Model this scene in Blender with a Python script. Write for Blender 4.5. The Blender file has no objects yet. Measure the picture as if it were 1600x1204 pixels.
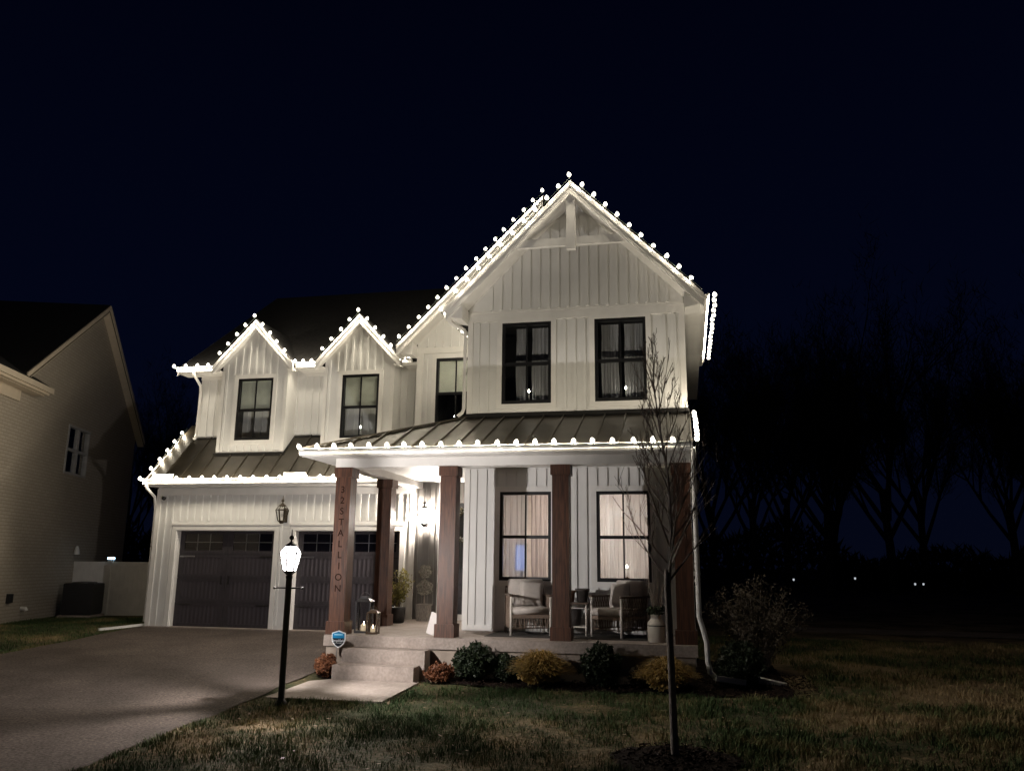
import bpy, math, random
import numpy as np
from mathutils import Vector, Matrix
PI = math.pi
SC = bpy.context.scene
COL = SC.collection

# ------------------------------------------------------------------ camera, sky, exposure
cam_d = bpy.data.cameras.new('camera')
cam = bpy.data.objects.new('camera', cam_d)
COL.objects.link(cam)
Rr = Vector((0.978792, 0.204590, 0.010422))
Ur = Vector((0.033670, -0.210852, 0.976938))
Fr = Vector((-0.202069, 0.955868, 0.213269))
M = Matrix.Identity(4)
for i in range(3):
    M[i][0], M[i][1], M[i][2] = Rr[i], Ur[i], -Fr[i]
M[0][3], M[1][3], M[2][3] = 3.5151, -12.9203, 1.1491
cam.matrix_world = M
cam_d.sensor_width = 36.0
cam_d.lens = 1277.966 * 36.0 / 1600.0
cam_d.clip_start = 0.1
cam_d.clip_end = 2000
SC.camera = cam

W = bpy.data.worlds.new('World')
SC.world = W
W.use_nodes = True
wn = W.node_tree.nodes
wl = W.node_tree.links
bg = wn['Background']
tc = wn.new('ShaderNodeTexCoord')
sep = wn.new('ShaderNodeSeparateXYZ')
rmp = wn.new('ShaderNodeValToRGB')
wl.new(tc.outputs['Generated'], sep.inputs[0])
wl.new(sep.outputs['Z'], rmp.inputs[0])
wl.new(rmp.outputs[0], bg.inputs[0])
cr = rmp.color_ramp
cr.elements[0].position = 0.0
cr.elements[0].color = (0.0013, 0.0021, 0.0068, 1)
cr.elements[1].position = 0.75
cr.elements[1].color = (0.00025, 0.00045, 0.0030, 1)
e = cr.elements.new(0.22)
e.color = (0.0008, 0.0016, 0.0070, 1)
bg.inputs[1].default_value = .9

SC.view_settings.view_transform = 'Standard'
SC.view_settings.look = 'None'
SC.view_settings.gamma = 1.0
SC.view_settings.exposure = 0.3
SC.cycles.sample_clamp_indirect = 3.0
SC.cycles.sample_clamp_direct = 0.0
SC.cycles.max_bounces = 6
SC.cycles.transparent_max_bounces = 12
SC.cycles.caustics_reflective = False
SC.cycles.caustics_refractive = False
SC.cycles.use_light_tree = True

LAMP = 27000.0      # radiance of the post lantern's bulb
STRING = 6.6      # watts of each string-light bulb
SCONCE = 2700.0
ROOM = 85.0
WARM = (1.0, 0.89, 0.69)
LAMPC = (1.0, 0.95, 0.93)

# ------------------------------------------------------------------ materials
MATS = {}
def nt(name):
    m = bpy.data.materials.new(name)
    m.use_nodes = True
    return m, m.node_tree.nodes, m.node_tree.links

def mat(name, col, rough=0.6, metal=0.0, var=0.12, scale=6.0, bump=0.0, bscale=60.0, col2=None, detail=5.0,
        spec=0.5, stretch=None, emit=None, estr=0.0, trans=0.0, lo=0.35, hi=0.65, coat=0.0):
    m, n, l = nt(name)
    b = n['Principled BSDF']
    b.inputs['Roughness'].default_value = rough
    b.inputs['Metallic'].default_value = metal
    b.inputs['Specular IOR Level'].default_value = spec
    if coat: b.inputs['Coat Weight'].default_value = coat
    geo = n.new('ShaderNodeNewGeometry')
    mp = n.new('ShaderNodeMapping')
    l.new(geo.outputs['Position'], mp.inputs[0])
    if stretch: mp.inputs['Scale'].default_value = stretch
    nz = n.new('ShaderNodeTexNoise')
    nz.inputs['Scale'].default_value = scale
    nz.inputs['Detail'].default_value = detail
    l.new(mp.outputs[0], nz.inputs['Vector'])
    r = n.new('ShaderNodeValToRGB')
    c2 = col2 if col2 else tuple(max(0, c * (1 - var)) for c in col)
    c1 = col if col2 else tuple(min(1, c * (1 + var * .5)) for c in col)
    r.color_ramp.elements[0].position = lo
    r.color_ramp.elements[0].color = (*c2, 1)
    r.color_ramp.elements[1].position = hi
    r.color_ramp.elements[1].color = (*c1, 1)
    l.new(nz.outputs[0], r.inputs[0])
    l.new(r.outputs[0], b.inputs['Base Color'])
    if bump:
        n2 = n.new('ShaderNodeTexNoise')
        n2.inputs['Scale'].default_value = bscale
        n2.inputs['Detail'].default_value = 4
        l.new(mp.outputs[0], n2.inputs['Vector'])
        bp = n.new('ShaderNodeBump')
        bp.inputs['Strength'].default_value = bump
        bp.inputs['Distance'].default_value = 0.02
        l.new(n2.outputs[0], bp.inputs['Height'])
        l.new(bp.outputs[0], b.inputs['Normal'])
    if emit:
        b.inputs['Emission Color'].default_value = (*emit, 1)
        b.inputs['Emission Strength'].default_value = estr
    MATS[name] = m
    return m

def emitmat(name, col, s):
    m, n, l = nt(name)
    n.remove(n['Principled BSDF'])
    em = n.new('ShaderNodeEmission')
    em.inputs[0].default_value = (*col, 1)
    em.inputs[1].default_value = s
    l.new(em.outputs[0], n['Material Output'].inputs[0])
    MATS[name] = m
    return m

def glassmat(name, tint=(.9, .92, .92), refl=1.0, emit=None, es=0.0, rough=0.02):
    m, n, l = nt(name)
    n.remove(n['Principled BSDF'])
    tr = n.new('ShaderNodeBsdfTransparent'); tr.inputs[0].default_value = (*tint, 1)
    gl = n.new('ShaderNodeBsdfGlossy'); gl.inputs['Roughness'].default_value = rough
    fr = n.new('ShaderNodeFresnel'); fr.inputs['IOR'].default_value = 1.5
    mu = n.new('ShaderNodeMath'); mu.operation = 'MULTIPLY'; mu.inputs[1].default_value = refl
    gb = n.new('ShaderNodeNewGeometry'); iv = n.new('ShaderNodeMath'); iv.operation = 'SUBTRACT'; iv.inputs[0].default_value = 1.0
    l.new(gb.outputs['Backfacing'], iv.inputs[1])
    m0 = n.new('ShaderNodeMath'); m0.operation = 'MULTIPLY'; l.new(fr.outputs[0], m0.inputs[0]); l.new(iv.outputs[0], m0.inputs[1])
    l.new(m0.outputs[0], mu.inputs[0])
    mx = n.new('ShaderNodeMixShader')
    l.new(mu.outputs[0], mx.inputs[0]); l.new(tr.outputs[0], mx.inputs[1]); l.new(gl.outputs[0], mx.inputs[2])
    out = mx
    if emit:
        em = n.new('ShaderNodeEmission'); em.inputs[0].default_value = (*emit, 1); em.inputs[1].default_value = es
        ad = n.new('ShaderNodeAddShader')
        l.new(mx.outputs[0], ad.inputs[0]); l.new(em.outputs[0], ad.inputs[1])
        out = ad
    l.new(out.outputs[0], n['Material Output'].inputs[0])
    MATS[name] = m
    return m

def fabricmat(name, col, transp, transl):
    m, n, l = nt(name)
    n.remove(n['Principled BSDF'])
    df = n.new('ShaderNodeBsdfDiffuse'); df.inputs[0].default_value = (*col, 1)
    ts = n.new('ShaderNodeBsdfTranslucent'); ts.inputs[0].default_value = (*col, 1)
    tp = n.new('ShaderNodeBsdfTransparent')
    m1 = n.new('ShaderNodeMixShader'); m1.inputs[0].default_value = transl
    l.new(df.outputs[0], m1.inputs[1]); l.new(ts.outputs[0], m1.inputs[2])
    m2 = n.new('ShaderNodeMixShader'); m2.inputs[0].default_value = transp
    l.new(m1.outputs[0], m2.inputs[1]); l.new(tp.outputs[0], m2.inputs[2])
    l.new(m2.outputs[0], n['Material Output'].inputs[0])
    MATS[name] = m
    return m

def leafmat(name, c1, c2, scale=25, transl=0.25):
    m, n, l = nt(name)
    b = n['Principled BSDF']
    b.inputs['Roughness'].default_value = 0.6
    geo = n.new('ShaderNodeNewGeometry')
    nz = n.new('ShaderNodeTexNoise'); nz.inputs['Scale'].default_value = scale
    l.new(geo.outputs['Position'], nz.inputs['Vector'])
    r = n.new('ShaderNodeValToRGB')
    r.color_ramp.elements[0].position = .35; r.color_ramp.elements[0].color = (*c1, 1)
    r.color_ramp.elements[1].position = .65; r.color_ramp.elements[1].color = (*c2, 1)
    l.new(nz.outputs[0], r.inputs[0]); l.new(r.outputs[0], b.inputs['Base Color'])
    ts = n.new('ShaderNodeBsdfTranslucent')
    l.new(r.outputs[0], ts.inputs[0])
    mx = n.new('ShaderNodeMixShader'); mx.inputs[0].default_value = transl
    l.new(b.outputs[0], mx.inputs[1]); l.new(ts.outputs[0], mx.inputs[2])
    l.new(mx.outputs[0], n['Material Output'].inputs[0])
    MATS[name] = m
    return m

SIDING = mat('white_siding', (.74, .73, .71), .55, var=.06, scale=1.6, bump=.08, bscale=25)
TRIM = mat('white_trim', (.78, .76, .73), .45, var=.05, scale=4)
GUT = mat('white_gutter', (.80, .78, .75), .28, var=.05, scale=5)
CEIL = mat('porch_ceiling_white', (.78, .77, .75), .6, var=.04)
BLACK = mat('black_frame', (.012, .012, .013), .4, var=.2)
BLACKM = mat('black_metal', (.014, .013, .012), .35, var=.3, bump=.05)
METALROOF = mat('brown_standing_seam_metal', (.060, .050, .036), .38, .35, var=.25, scale=3, bump=.04, bscale=8)
SEAM = METALROOF
SHINGLE = mat('dark_shingle', (.016, .014, .013), .9, var=.5, scale=12, bump=.5, bscale=30)
WOOD = mat('brown_stained_wood', (.088, .036, .020), .5, var=.5, scale=5, stretch=(9, 9, .7), bump=.2, bscale=14)
LETTER = mat('dark_letter', (.022, .010, .007), .9, spec=.05)
CONC = mat('pale_concrete', (.34, .285, .25), .85, var=.16, scale=4, bump=.15, bscale=50)
CONC2 = mat('foundation_stucco', (.34, .28, .23), .9, var=.18, scale=5, bump=.3, bscale=45)
GREYM = mat('grey_metal', (.09, .09, .095), .3, .6, var=.3)
GREYSIDE = mat('dark_grey_siding', (.14, .13, .12), .6, var=.12, scale=4)
DOORC = mat('charcoal_door', (.034, .028, .034), .6, var=.3, scale=8, stretch=(3, 3, 1), bump=.06, bscale=40)
BEAD = None
GLASS = glassmat('window_glass', (.97, .975, .97), 1.0)
DGLASS = glassmat('dark_garage_glass', (.62, .62, .66), 2.0)
LGLASS = glassmat('lantern_glass', (.93, .93, .93), .6)
HOTGLASS = glassmat('glowing_lantern_glass', (.96, .95, .93), .3, LAMPC, 8.0)
SHEER = fabricmat('sheer_curtain', (.66, .645, .64), .30, .5)
DRAPE = fabricmat('pinkish_drape', (.52, .45, .42), .10, .6)
SHEER2 = fabricmat('grey_sheer_curtain', (.40, .40, .42), .12, .2)
BLIND = mat('pale_blind', (.74, .77, .68), .6, var=.06)
ROOMW = mat('room_wall', (.62, .55, .50), .8)
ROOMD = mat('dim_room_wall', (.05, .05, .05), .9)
ASPH = mat('asphalt', (.126, .098, .083), .85, spec=.25, var=.3, scale=.9, bump=.9, bscale=110, col2=(.086, .067, .057), lo=.3, hi=.7)
def speckle(m, sc, lo, hi):
    n, l = m.node_tree.nodes, m.node_tree.links
    b = n['Principled BSDF']; src = b.inputs['Base Color'].links[0].from_socket
    geo = n.new('ShaderNodeNewGeometry'); nz = n.new('ShaderNodeTexNoise'); nz.inputs['Scale'].default_value = sc; nz.inputs['Detail'].default_value = 3
    l.new(geo.outputs['Position'], nz.inputs['Vector'])
    mr = n.new('ShaderNodeMapRange'); mr.inputs['From Min'].default_value = .35; mr.inputs['From Max'].default_value = .65
    mr.inputs['To Min'].default_value = lo; mr.inputs['To Max'].default_value = hi; l.new(nz.outputs[0], mr.inputs['Value'])
    mx = n.new('ShaderNodeMix'); mx.data_type = 'RGBA'; mx.blend_type = 'MULTIPLY'; mx.inputs['Factor'].default_value = 1.0
    l.new(src, mx.inputs['A']); l.new(mr.outputs[0], mx.inputs['B']); l.new(mx.outputs['Result'], b.inputs['Base Color'])
speckle(ASPH, 34, .55, 1.35)
speckle(ASPH, 1.3, .82, 1.12)
speckle(CONC, 26, .86, 1.1)
MULCH = mat('dark_mulch', (.016, .010, .008), .95, spec=.08, var=.6, scale=30, bump=1.0, bscale=45)
CHIP = mat('mulch_chip', (.035, .022, .016), .95, spec=.1, var=.6, scale=50)
NFRAME = mat('neighbour_window_frame', (.46, .45, .45), .5)
PALE = mat('pale_ground', (.17, .13, .095), .95, var=.3, scale=3, bump=.5, bscale=30)
BARK = mat('young_bark', (.27, .225, .195), .85, var=.35, scale=14, stretch=(4, 4, 1), bump=.5, bscale=40)
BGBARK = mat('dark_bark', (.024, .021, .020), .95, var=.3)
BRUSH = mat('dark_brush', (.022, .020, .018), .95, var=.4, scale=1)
VINYL = mat('white_vinyl_fence', (.84, .82, .80), .5, var=.06)
ACM = mat('dark_ac_metal', (.02, .02, .022), .5, var=.2)
NROOF = mat('neighbour_shingle', (.012, .011, .011), .95, var=.4, scale=10, bump=.5, bscale=20)
NTRIM = mat('neighbour_cream_trim', (.62, .53, .42), .55, var=.05)
BRASS = mat('aged_brass', (.20, .14, .07), .35, .8, var=.4, scale=30)
BRONZE = mat('dark_bronze', (.05, .038, .024), .35, .6, var=.4, scale=30)
BRONZE2 = mat('brown_lantern_metal', (.10, .065, .04), .4, .5, var=.3, scale=30)
STEEL = mat('dull_steel', (.25, .25, .26), .35, .8, var=.2)
FRAMEW = mat('cream_chair_frame', (.66, .61, .55), .45, var=.05)
ROPE = mat('taupe_rope', (.20, .145, .11), .8, var=.3, scale=60)
CUSH = mat('pale_cushion', (.52, .47, .43), .9, var=.08, scale=10, bump=.2, bscale=120)
ARMW = mat('brown_armrest', (.11, .075, .055), .5, var=.3)
TERRA = mat('terracotta', (.26, .15, .10), .8, var=.15, bump=.1)
BUCKET = mat('dark_bucket', (.075, .065, .06), .6, .2, var=.25)
CROCK = mat('cream_enamel', (.66, .61, .54), .4, var=.05)
RUG = mat('dark_rug', (.06, .052, .045), .95, var=.3, scale=40, bump=.3, bscale=90)
TWIG = mat('pale_twigs', (.30, .25, .21), .8, var=.3, scale=30)
POTG = mat('grey_wash_pot', (.28, .25, .22), .85, var=.4, scale=20, stretch=(3, 3, .6), bump=.3)
BOARD = mat('whitewashed_board', (.62, .58, .56), .6, var=.08)
CORD = mat('green_cord', (.012, .02, .012), .5)
BULB = glassmat('lit_bulb_glass', (1, 1, 1), .2, (1.0, .93, .78), 2.6)
LAMPB = emitmat('post_lamp_bulb', LAMPC, LAMP)
SCONB = emitmat('sconce_bulb', (1.0, .90, .80), SCONCE)
FLAME = emitmat('candle_flame', (1.0, .78, .5), 26.0)
CANDLEB = emitmat('window_candle_bulb', (1.0, .93, .78), 30.0)
ROOML = emitmat('room_lamp', (1.0, .92, .85), ROOM)
BLUEL = emitmat('solar_cap_glow', (.45, .75, 1.0), 7.0)
FARL = emitmat('far_lamp_glow', (.85, .92, 1.0), .5)
WAX = mat('candle_wax', (.75, .68, .55), .6, emit=(1, .75, .45), estr=.35)
SIGNB = mat('shield_blue', (.015, .22, .46), .3, var=.03)
SIGNN = mat('shield_navy', (.006, .009, .016), .3, var=.03)
SIGNW = mat('shield_white', (.8, .82, .84), .35, var=.02)
SIGNL = mat('shield_pale_blue', (.30, .62, .85), .35, var=.02)
BOX = leafmat('boxwood_leaf', (.012, .020, .010), (.035, .055, .022))
GOLD = leafmat('golden_foliage', (.22, .14, .035), (.52, .35, .11), 14, .3)
MUM = leafmat('rust_dried_bloom', (.10, .035, .015), (.30, .12, .055), 30, .2)
BUSHL = leafmat('brown_bush_leaf', (.05, .040, .026), (.14, .11, .075), 9, .2)
PLANTL = leafmat('yellow_green_leaf', (.10, .10, .03), (.34, .29, .09), 20, .3)
TOPI = leafmat('topiary_twig', (.18, .17, .14), (.42, .39, .33), 30, .1)
WREATHL = leafmat('wreath_leaf', (.05, .05, .03), (.14, .12, .06), 40, .1)
BLOSS = mat('white_blossom', (.75, .72, .68), .8)
DEAD = leafmat('fallen_leaf', (.12, .075, .04), (.34, .25, .16), 60, .2)

# beadboard grooves for the garage doors (fine relief)
def beadmat():
    m, n, l = nt('charcoal_beadboard')
    b = n['Principled BSDF']; b.inputs['Roughness'].default_value = .65
    b.inputs['Base Color'].default_value = (.037, .030, .037, 1)
    geo = n.new('ShaderNodeNewGeometry'); wv = n.new('ShaderNodeTexWave')
    wv.bands_direction = 'X'; wv.inputs['Scale'].default_value = 3.1; wv.inputs['Distortion'].default_value = .15
    l.new(geo.outputs['Position'], wv.inputs['Vector'])
    bp = n.new('ShaderNodeBump'); bp.inputs['Strength'].default_value = .7; bp.inputs['Distance'].default_value = .012
    l.new(wv.outputs['Fac'], bp.inputs['Height']); l.new(bp.outputs[0], b.inputs['Normal'])
    return m
BEAD = beadmat()

# horizontal courses of the neighbour's painted brick (joints too small to pick apart)
def coursemat():
    m, n, l = nt('neighbour_painted_brick')
    b = n['Principled BSDF']; b.inputs['Roughness'].default_value = .85
    tc = n.new('ShaderNodeTexCoord'); mp = n.new('ShaderNodeMapping')
    mp.inputs['Rotation'].default_value = (PI / 2, 0, 0)
    l.new(tc.outputs['Object'], mp.inputs[0])
    br = n.new('ShaderNodeTexBrick')
    br.inputs['Color1'].default_value = (.44, .385, .32, 1)
    br.inputs['Color2'].default_value = (.40, .35, .29, 1)
    br.inputs['Mortar'].default_value = (.31, .27, .22, 1)
    br.inputs['Scale'].default_value = 1.0
    br.inputs['Mortar Size'].default_value = .008
    br.inputs['Brick Width'].default_value = .24
    br.inputs['Row Height'].default_value = .085
    l.new(mp.outputs[0], br.inputs['Vector'])
    l.new(br.outputs[0], b.inputs['Base Color'])
    bp = n.new('ShaderNodeBump'); bp.inputs['Strength'].default_value = .6; bp.inputs['Distance'].default_value = .01; bp.invert = True
    l.new(br.outputs['Fac'], bp.inputs['Height']); l.new(bp.outputs[0], b.inputs['Normal'])
    return m
NBRICK = coursemat()

# ground: patches of green and straw
def groundmat(name, dark):
    m, n, l = nt(name)
    b = n['Principled BSDF']; b.inputs['Roughness'].default_value = .95; b.inputs['Specular IOR Level'].default_value = .15
    geo = n.new('ShaderNodeNewGeometry')
    a = n.new('ShaderNodeTexNoise'); a.inputs['Scale'].default_value = .75; a.inputs['Detail'].default_value = 5; a.inputs['Roughness'].default_value = .62
    l.new(geo.outputs['Position'], a.inputs['Vector'])
    r = n.new('ShaderNodeValToRGB')
    if dark:
        cs = [(.36, (.035, .038, .018)), (.52, (.080, .066, .034)), (.66, (.20, .145, .085))]
    else:
        cs = [(.42, (.042, .076, .030)), (.56, (.085, .115, .045)), (.65, (.22, .18, .085)), (.75, (.40, .30, .17))]
    r.color_ramp.elements[0].position = cs[0][0]; r.color_ramp.elements[0].color = (*cs[0][1], 1)
    r.color_ramp.elements[1].position = cs[-1][0]; r.color_ramp.elements[1].color = (*cs[-1][1], 1)
    for p, c in cs[1:-1]:
        e = r.color_ramp.elements.new(p); e.color = (*c, 1)
    f = n.new('ShaderNodeTexNoise'); f.inputs['Scale'].default_value = 14; f.inputs['Detail'].default_value = 4
    l.new(geo.outputs['Position'], f.inputs['Vector'])
    ad = n.new('ShaderNodeMath'); ad.operation = 'MULTIPLY_ADD'; ad.inputs[1].default_value = .35; ad.inputs[2].default_value = -.175
    l.new(f.outputs[0], ad.inputs[0])
    s = n.new('ShaderNodeMath'); s.operation = 'ADD'
    l.new(a.outputs[0], s.inputs[0]); l.new(ad.outputs[0], s.inputs[1])
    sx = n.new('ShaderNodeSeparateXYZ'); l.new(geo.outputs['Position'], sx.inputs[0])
    mr = n.new('ShaderNodeMapRange'); mr.inputs['From Min'].default_value = 1.5; mr.inputs['From Max'].default_value = 7.0  # paler to the right: missing light painted into the lawn colour
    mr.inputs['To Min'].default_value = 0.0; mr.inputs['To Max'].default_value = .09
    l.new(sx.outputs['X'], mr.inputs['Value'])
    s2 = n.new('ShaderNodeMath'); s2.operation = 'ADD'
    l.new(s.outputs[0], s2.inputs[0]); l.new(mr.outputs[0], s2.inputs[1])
    l.new(s2.outputs[0], r.inputs[0]); l.new(r.outputs[0], b.inputs['Base Color'])
    if dark:
        bp = n.new('ShaderNodeBump'); bp.inputs['Strength'].default_value = 1; bp.inputs['Distance'].default_value = .04
        l.new(f.outputs[0], bp.inputs['Height']); l.new(bp.outputs[0], b.inputs['Normal'])
    return m
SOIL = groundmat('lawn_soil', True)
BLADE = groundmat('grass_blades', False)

# ------------------------------------------------------------------ mesh helpers
WL = {}
class MB:
    def __init__(s): s.v = []; s.f = []
    def add(s, vs, fs):
        o = len(s.v); s.v += [tuple(v) for v in vs]; s.f += [tuple(i + o for i in f) for f in fs]; return s
    def box(s, x0, x1, y0, y1, z0, z1):
        return s.add([(x0, y0, z0), (x1, y0, z0), (x1, y1, z0), (x0, y1, z0), (x0, y0, z1), (x1, y0, z1), (x1, y1, z1), (x0, y1, z1)],
                     [(0, 3, 2, 1), (4, 5, 6, 7), (0, 1, 5, 4), (1, 2, 6, 5), (2, 3, 7, 6), (3, 0, 4, 7)])
    def bbox(s, x0, x1, y0, y1, z0, z1, b=.02):
        # box with rounded-over top and side edges: three stacked rings
        def ring(d, z): return [(x0 + d, y0 + d, z), (x1 - d, y0 + d, z), (x1 - d, y1 - d, z), (x0 + d, y1 - d, z)]
        vs = ring(b, z0) + ring(0, z0 + b) + ring(0, z1 - b) + ring(b * .5, z1 - b * .25) + ring(b * 1.6, z1)
        fs = [(3, 2, 1, 0)]
        for k in range(4):
            for i in range(4):
                j = (i + 1) % 4
                fs.append((k * 4 + i, k * 4 + j, k * 4 + 4 + j, k * 4 + 4 + i))
        fs.append((16, 17, 18, 19))
        return s.add(vs, fs)
    def prism(s, poly, ext):
        n = len(poly); ex = Vector(ext)
        vs = [Vector(p) for p in poly] + [Vector(p) + ex for p in poly]
        fs = [tuple(range(n)), tuple(range(2 * n - 1, n - 1, -1))]
        for i in range(n):
            j = (i + 1) % n
            fs.append((j, i, n + i, n + j))
        return s.add(vs, fs)
    def bar(s, a, b, w, h=None, up=(0, 0, 1)):
        h = h or w
        a = Vector(a); b = Vector(b); d = (b - a).normalized(); u = Vector(up)
        if abs(d.dot(u)) > .98: u = Vector((0, 1, 0))
        r = d.cross(u).normalized(); u = r.cross(d)
        vs = []
        for p in (a, b):
            for sx, sz in ((-1, -1), (1, -1), (1, 1), (-1, 1)):
                vs.append(p + r * (sx * w / 2) + u * (sz * h / 2))
        return s.add(vs, [(0, 1, 2, 3), (7, 6, 5, 4), (0, 4, 5, 1), (1, 5, 6, 2), (2, 6, 7, 3), (3, 7, 4, 0)])
    def tube(s, pts, r, n=6, cap=True):
        pts = [Vector(p) for p in pts]
        rs = r if isinstance(r, (list, tuple)) else [r] * len(pts)
        vs = []; fs = []
        ref = None
        for i, p in enumerate(pts):
            d = (pts[min(i + 1, len(pts) - 1)] - pts[max(i - 1, 0)])
            d = d.normalized() if d.length > 1e-9 else Vector((0, 0, 1))
            if ref is None:
                ref = Vector((0, 0, 1)) if abs(d.z) < .9 else Vector((1, 0, 0))
            a = d.cross(ref)
            if a.length < 1e-4: a = d.cross(Vector((0, 1, 0)))
            a.normalize(); b = d.cross(a); ref = -b if False else ref
            for k in range(n):
                t = 2 * PI * k / n
                vs.append(p + (a * math.cos(t) + b * math.sin(t)) * rs[i])
        for i in range(len(pts) - 1):
            for k in range(n):
                j = (k + 1) % n
                fs.append((i * n + k, i * n + j, (i + 1) * n + j, (i + 1) * n + k))
        if cap:
            fs.append(tuple(range(n - 1, -1, -1)))
            fs.append(tuple(range((len(pts) - 1) * n, len(pts) * n)))
        return s.add(vs, fs)
    def lathe(s, prof, n=16, o=(0, 0, 0), cap=True):
        vs = []; fs = []
        for r, z in prof:
            for k in range(n):
                t = 2 * PI * k / n
                vs.append((o[0] + r * math.cos(t), o[1] + r * math.sin(t), o[2] + z))
        for i in range(len(prof) - 1):
            for k in range(n):
                j = (k + 1) % n
                fs.append((i * n + k, i * n + j, (i + 1) * n + j, (i + 1) * n + k))
        if cap:
            fs.append(tuple(range(n - 1, -1, -1))); fs.append(tuple(range((len(prof) - 1) * n, len(prof) * n)))
        return s.add(vs, fs)
    def ball(s, c, r, n=10, m=6, sx=1, sy=1, sz=1):
        pr = []
        o = len(s.v)
        vs = []; fs = []
        for i in range(m + 1):
            t = -PI / 2 + PI * i / m
            for k in range(n):
                a = 2 * PI * k / n
                vs.append((c[0] + r * sx * math.cos(t) * math.cos(a), c[1] + r * sy * math.cos(t) * math.sin(a), c[2] + r * sz * math.sin(t)))
        for i in range(m):
            for k in range(n):
                j = (k + 1) % n
                fs.append((i * n + k, i * n + j, (i + 1) * n + j, (i + 1) * n + k))
        return s.add(vs, fs)
    def mesh(s, name, m, off=(0, 0, 0), smooth=False):
        me = bpy.data.meshes.new(name)
        vs = [(v[0] - off[0], v[1] - off[1], v[2] - off[2]) for v in s.v]
        me.from_pydata(vs, [], s.f)
        me.materials.append(m)
        if smooth: me.polygons.foreach_set('use_smooth', [True] * len(me.polygons))
        me.update()
        return me
    def build(s, name, m, parent=None, smooth=False, local=False):
        off = (0, 0, 0)
        if parent is not None and not local: off = WL.get(parent.name, (0, 0, 0))
        o = bpy.data.objects.new(name, s.mesh(name, m, off, smooth))
        COL.objects.link(o)
        if parent is not None:
            o.parent = parent; WL[o.name] = off
        return o

def thing(name, label, cat, loc=(0, 0, 0), rz=0.0, group=None):
    o = bpy.data.objects.new(name, None)
    o.empty_display_size = .1
    COL.objects.link(o)
    o.location = loc; o.rotation_euler = (0, 0, rz)
    o['label'] = label; o['category'] = cat
    if group: o['group'] = group
    WL[o.name] = tuple(loc)
    return o

def tag(o, label=None, cat=None, group=None, kind=None):
    if label: o['label'] = label
    if cat: o['category'] = cat
    if group: o['group'] = group
    if kind: o['kind'] = kind
    return o

def rebase(o, loc):
    """move a one-mesh thing's origin to its base"""
    o.data.transform(Matrix.Translation(-Vector(loc))); o.location = loc
    return o

UNIT = {}
def piece(name, m, parent, x0, x1, y0, y1, z0, z1):
    """a box-shaped part; alike pieces share one unit mesh"""
    k = m.name
    if k not in UNIT:
        UNIT[k] = MB().box(0, 1, 0, 1, 0, 1).mesh(name, m)
    o = bpy.data.objects.new(name, UNIT[k])
    COL.objects.link(o)
    off = WL.get(parent.name, (0, 0, 0)) if parent else (0, 0, 0)
    o.location = (x0 - off[0], y0 - off[1], z0 - off[2])
    o.scale = (x1 - x0, y1 - y0, z1 - z0)
    o.parent = parent
    return o

def share(name, me, parent, loc, rot=(0, 0, 0), sc=(1, 1, 1)):
    o = bpy.data.objects.new(name, me)
    COL.objects.link(o)
    off = WL.get(parent.name, (0, 0, 0))
    o.location = (loc[0] - off[0], loc[1] - off[1], loc[2] - off[2])
    o.rotation_euler = rot; o.scale = sc
    o.parent = parent
    return o

def np_mesh(name, V, F, m):
    """triangles or quads from numpy arrays"""
    me = bpy.data.meshes.new(name)
    k = F.shape[1]
    me.vertices.add(len(V)); me.vertices.foreach_set('co', V.astype(np.float32).ravel())
    me.loops.add(F.size); me.loops.foreach_set('vertex_index', F.astype(np.int32).ravel())
    me.polygons.add(len(F)); me.polygons.foreach_set('loop_start', np.arange(0, F.size, k, dtype=np.int32))
    me.materials.append(m)
    me.update(calc_edges=True)
    me.validate()
    return me

def obj(name, me, parent=None):
    o = bpy.data.objects.new(name, me); COL.objects.link(o)
    if parent is not None: o.parent = parent; WL[o.name] = WL.get(parent.name, (0, 0, 0))
    return o

def cells(mb, x0, x1, z0, z1, y0, y1, holes):
    """a wall slab with rectangular openings"""
    xs = sorted({x0, x1, *[h[0] for h in holes], *[h[1] for h in holes]})
    zs = sorted({z0, z1, *[h[2] for h in holes], *[h[3] for h in holes]})
    xs = [x for x in xs if x0 <= x <= x1]; zs = [z for z in zs if z0 <= z <= z1]
    for a, b in zip(xs, xs[1:]):
        for c, d in zip(zs, zs[1:]):
            mx, mz = (a + b) / 2, (c + d) / 2
            if any(h[0] < mx < h[1] and h[2] < mz < h[3] for h in holes): continue
            mb.box(a, b, y0, y1, c, d)
    return mb

# ------------------------------------------------------------------ ground
def gh_drive(y): 
    return np.where(y > -8, -.31 - .052 * (4.1 - y), -.939 + .01 * (y + 8))
def gh_lawn(x, y):
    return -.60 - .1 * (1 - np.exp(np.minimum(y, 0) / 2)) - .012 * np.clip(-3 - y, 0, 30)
def sstep(a, b, x):
    t = np.clip((x - a) / (b - a), 0, 1); return t * t * (3 - 2 * t)
def ground_h(x, y):
    x = np.asarray(x, float); y = np.asarray(y, float)
    d = gh_drive(np.minimum(y, 4.3)) ; l = gh_lawn(x, y)
    w = sstep(-2.25, -1.95, x)
    left = np.where(y > -20, gh_drive(np.clip(y, -20, 4.3)), 0) - .03 - .02 * sstep(-9, -13, x) * 4
    h = d * (1 - w) + l * w
    wl_ = sstep(-8.45, -8.75, x)
    h = h * (1 - wl_) + left * wl_
    # far field sinks gently, then rises a little toward the woods
    far = sstep(14, 40, y)
    h = h * (1 - far) + far * (-.55)
    return h
rng = np.random.default_rng(7)
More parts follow.
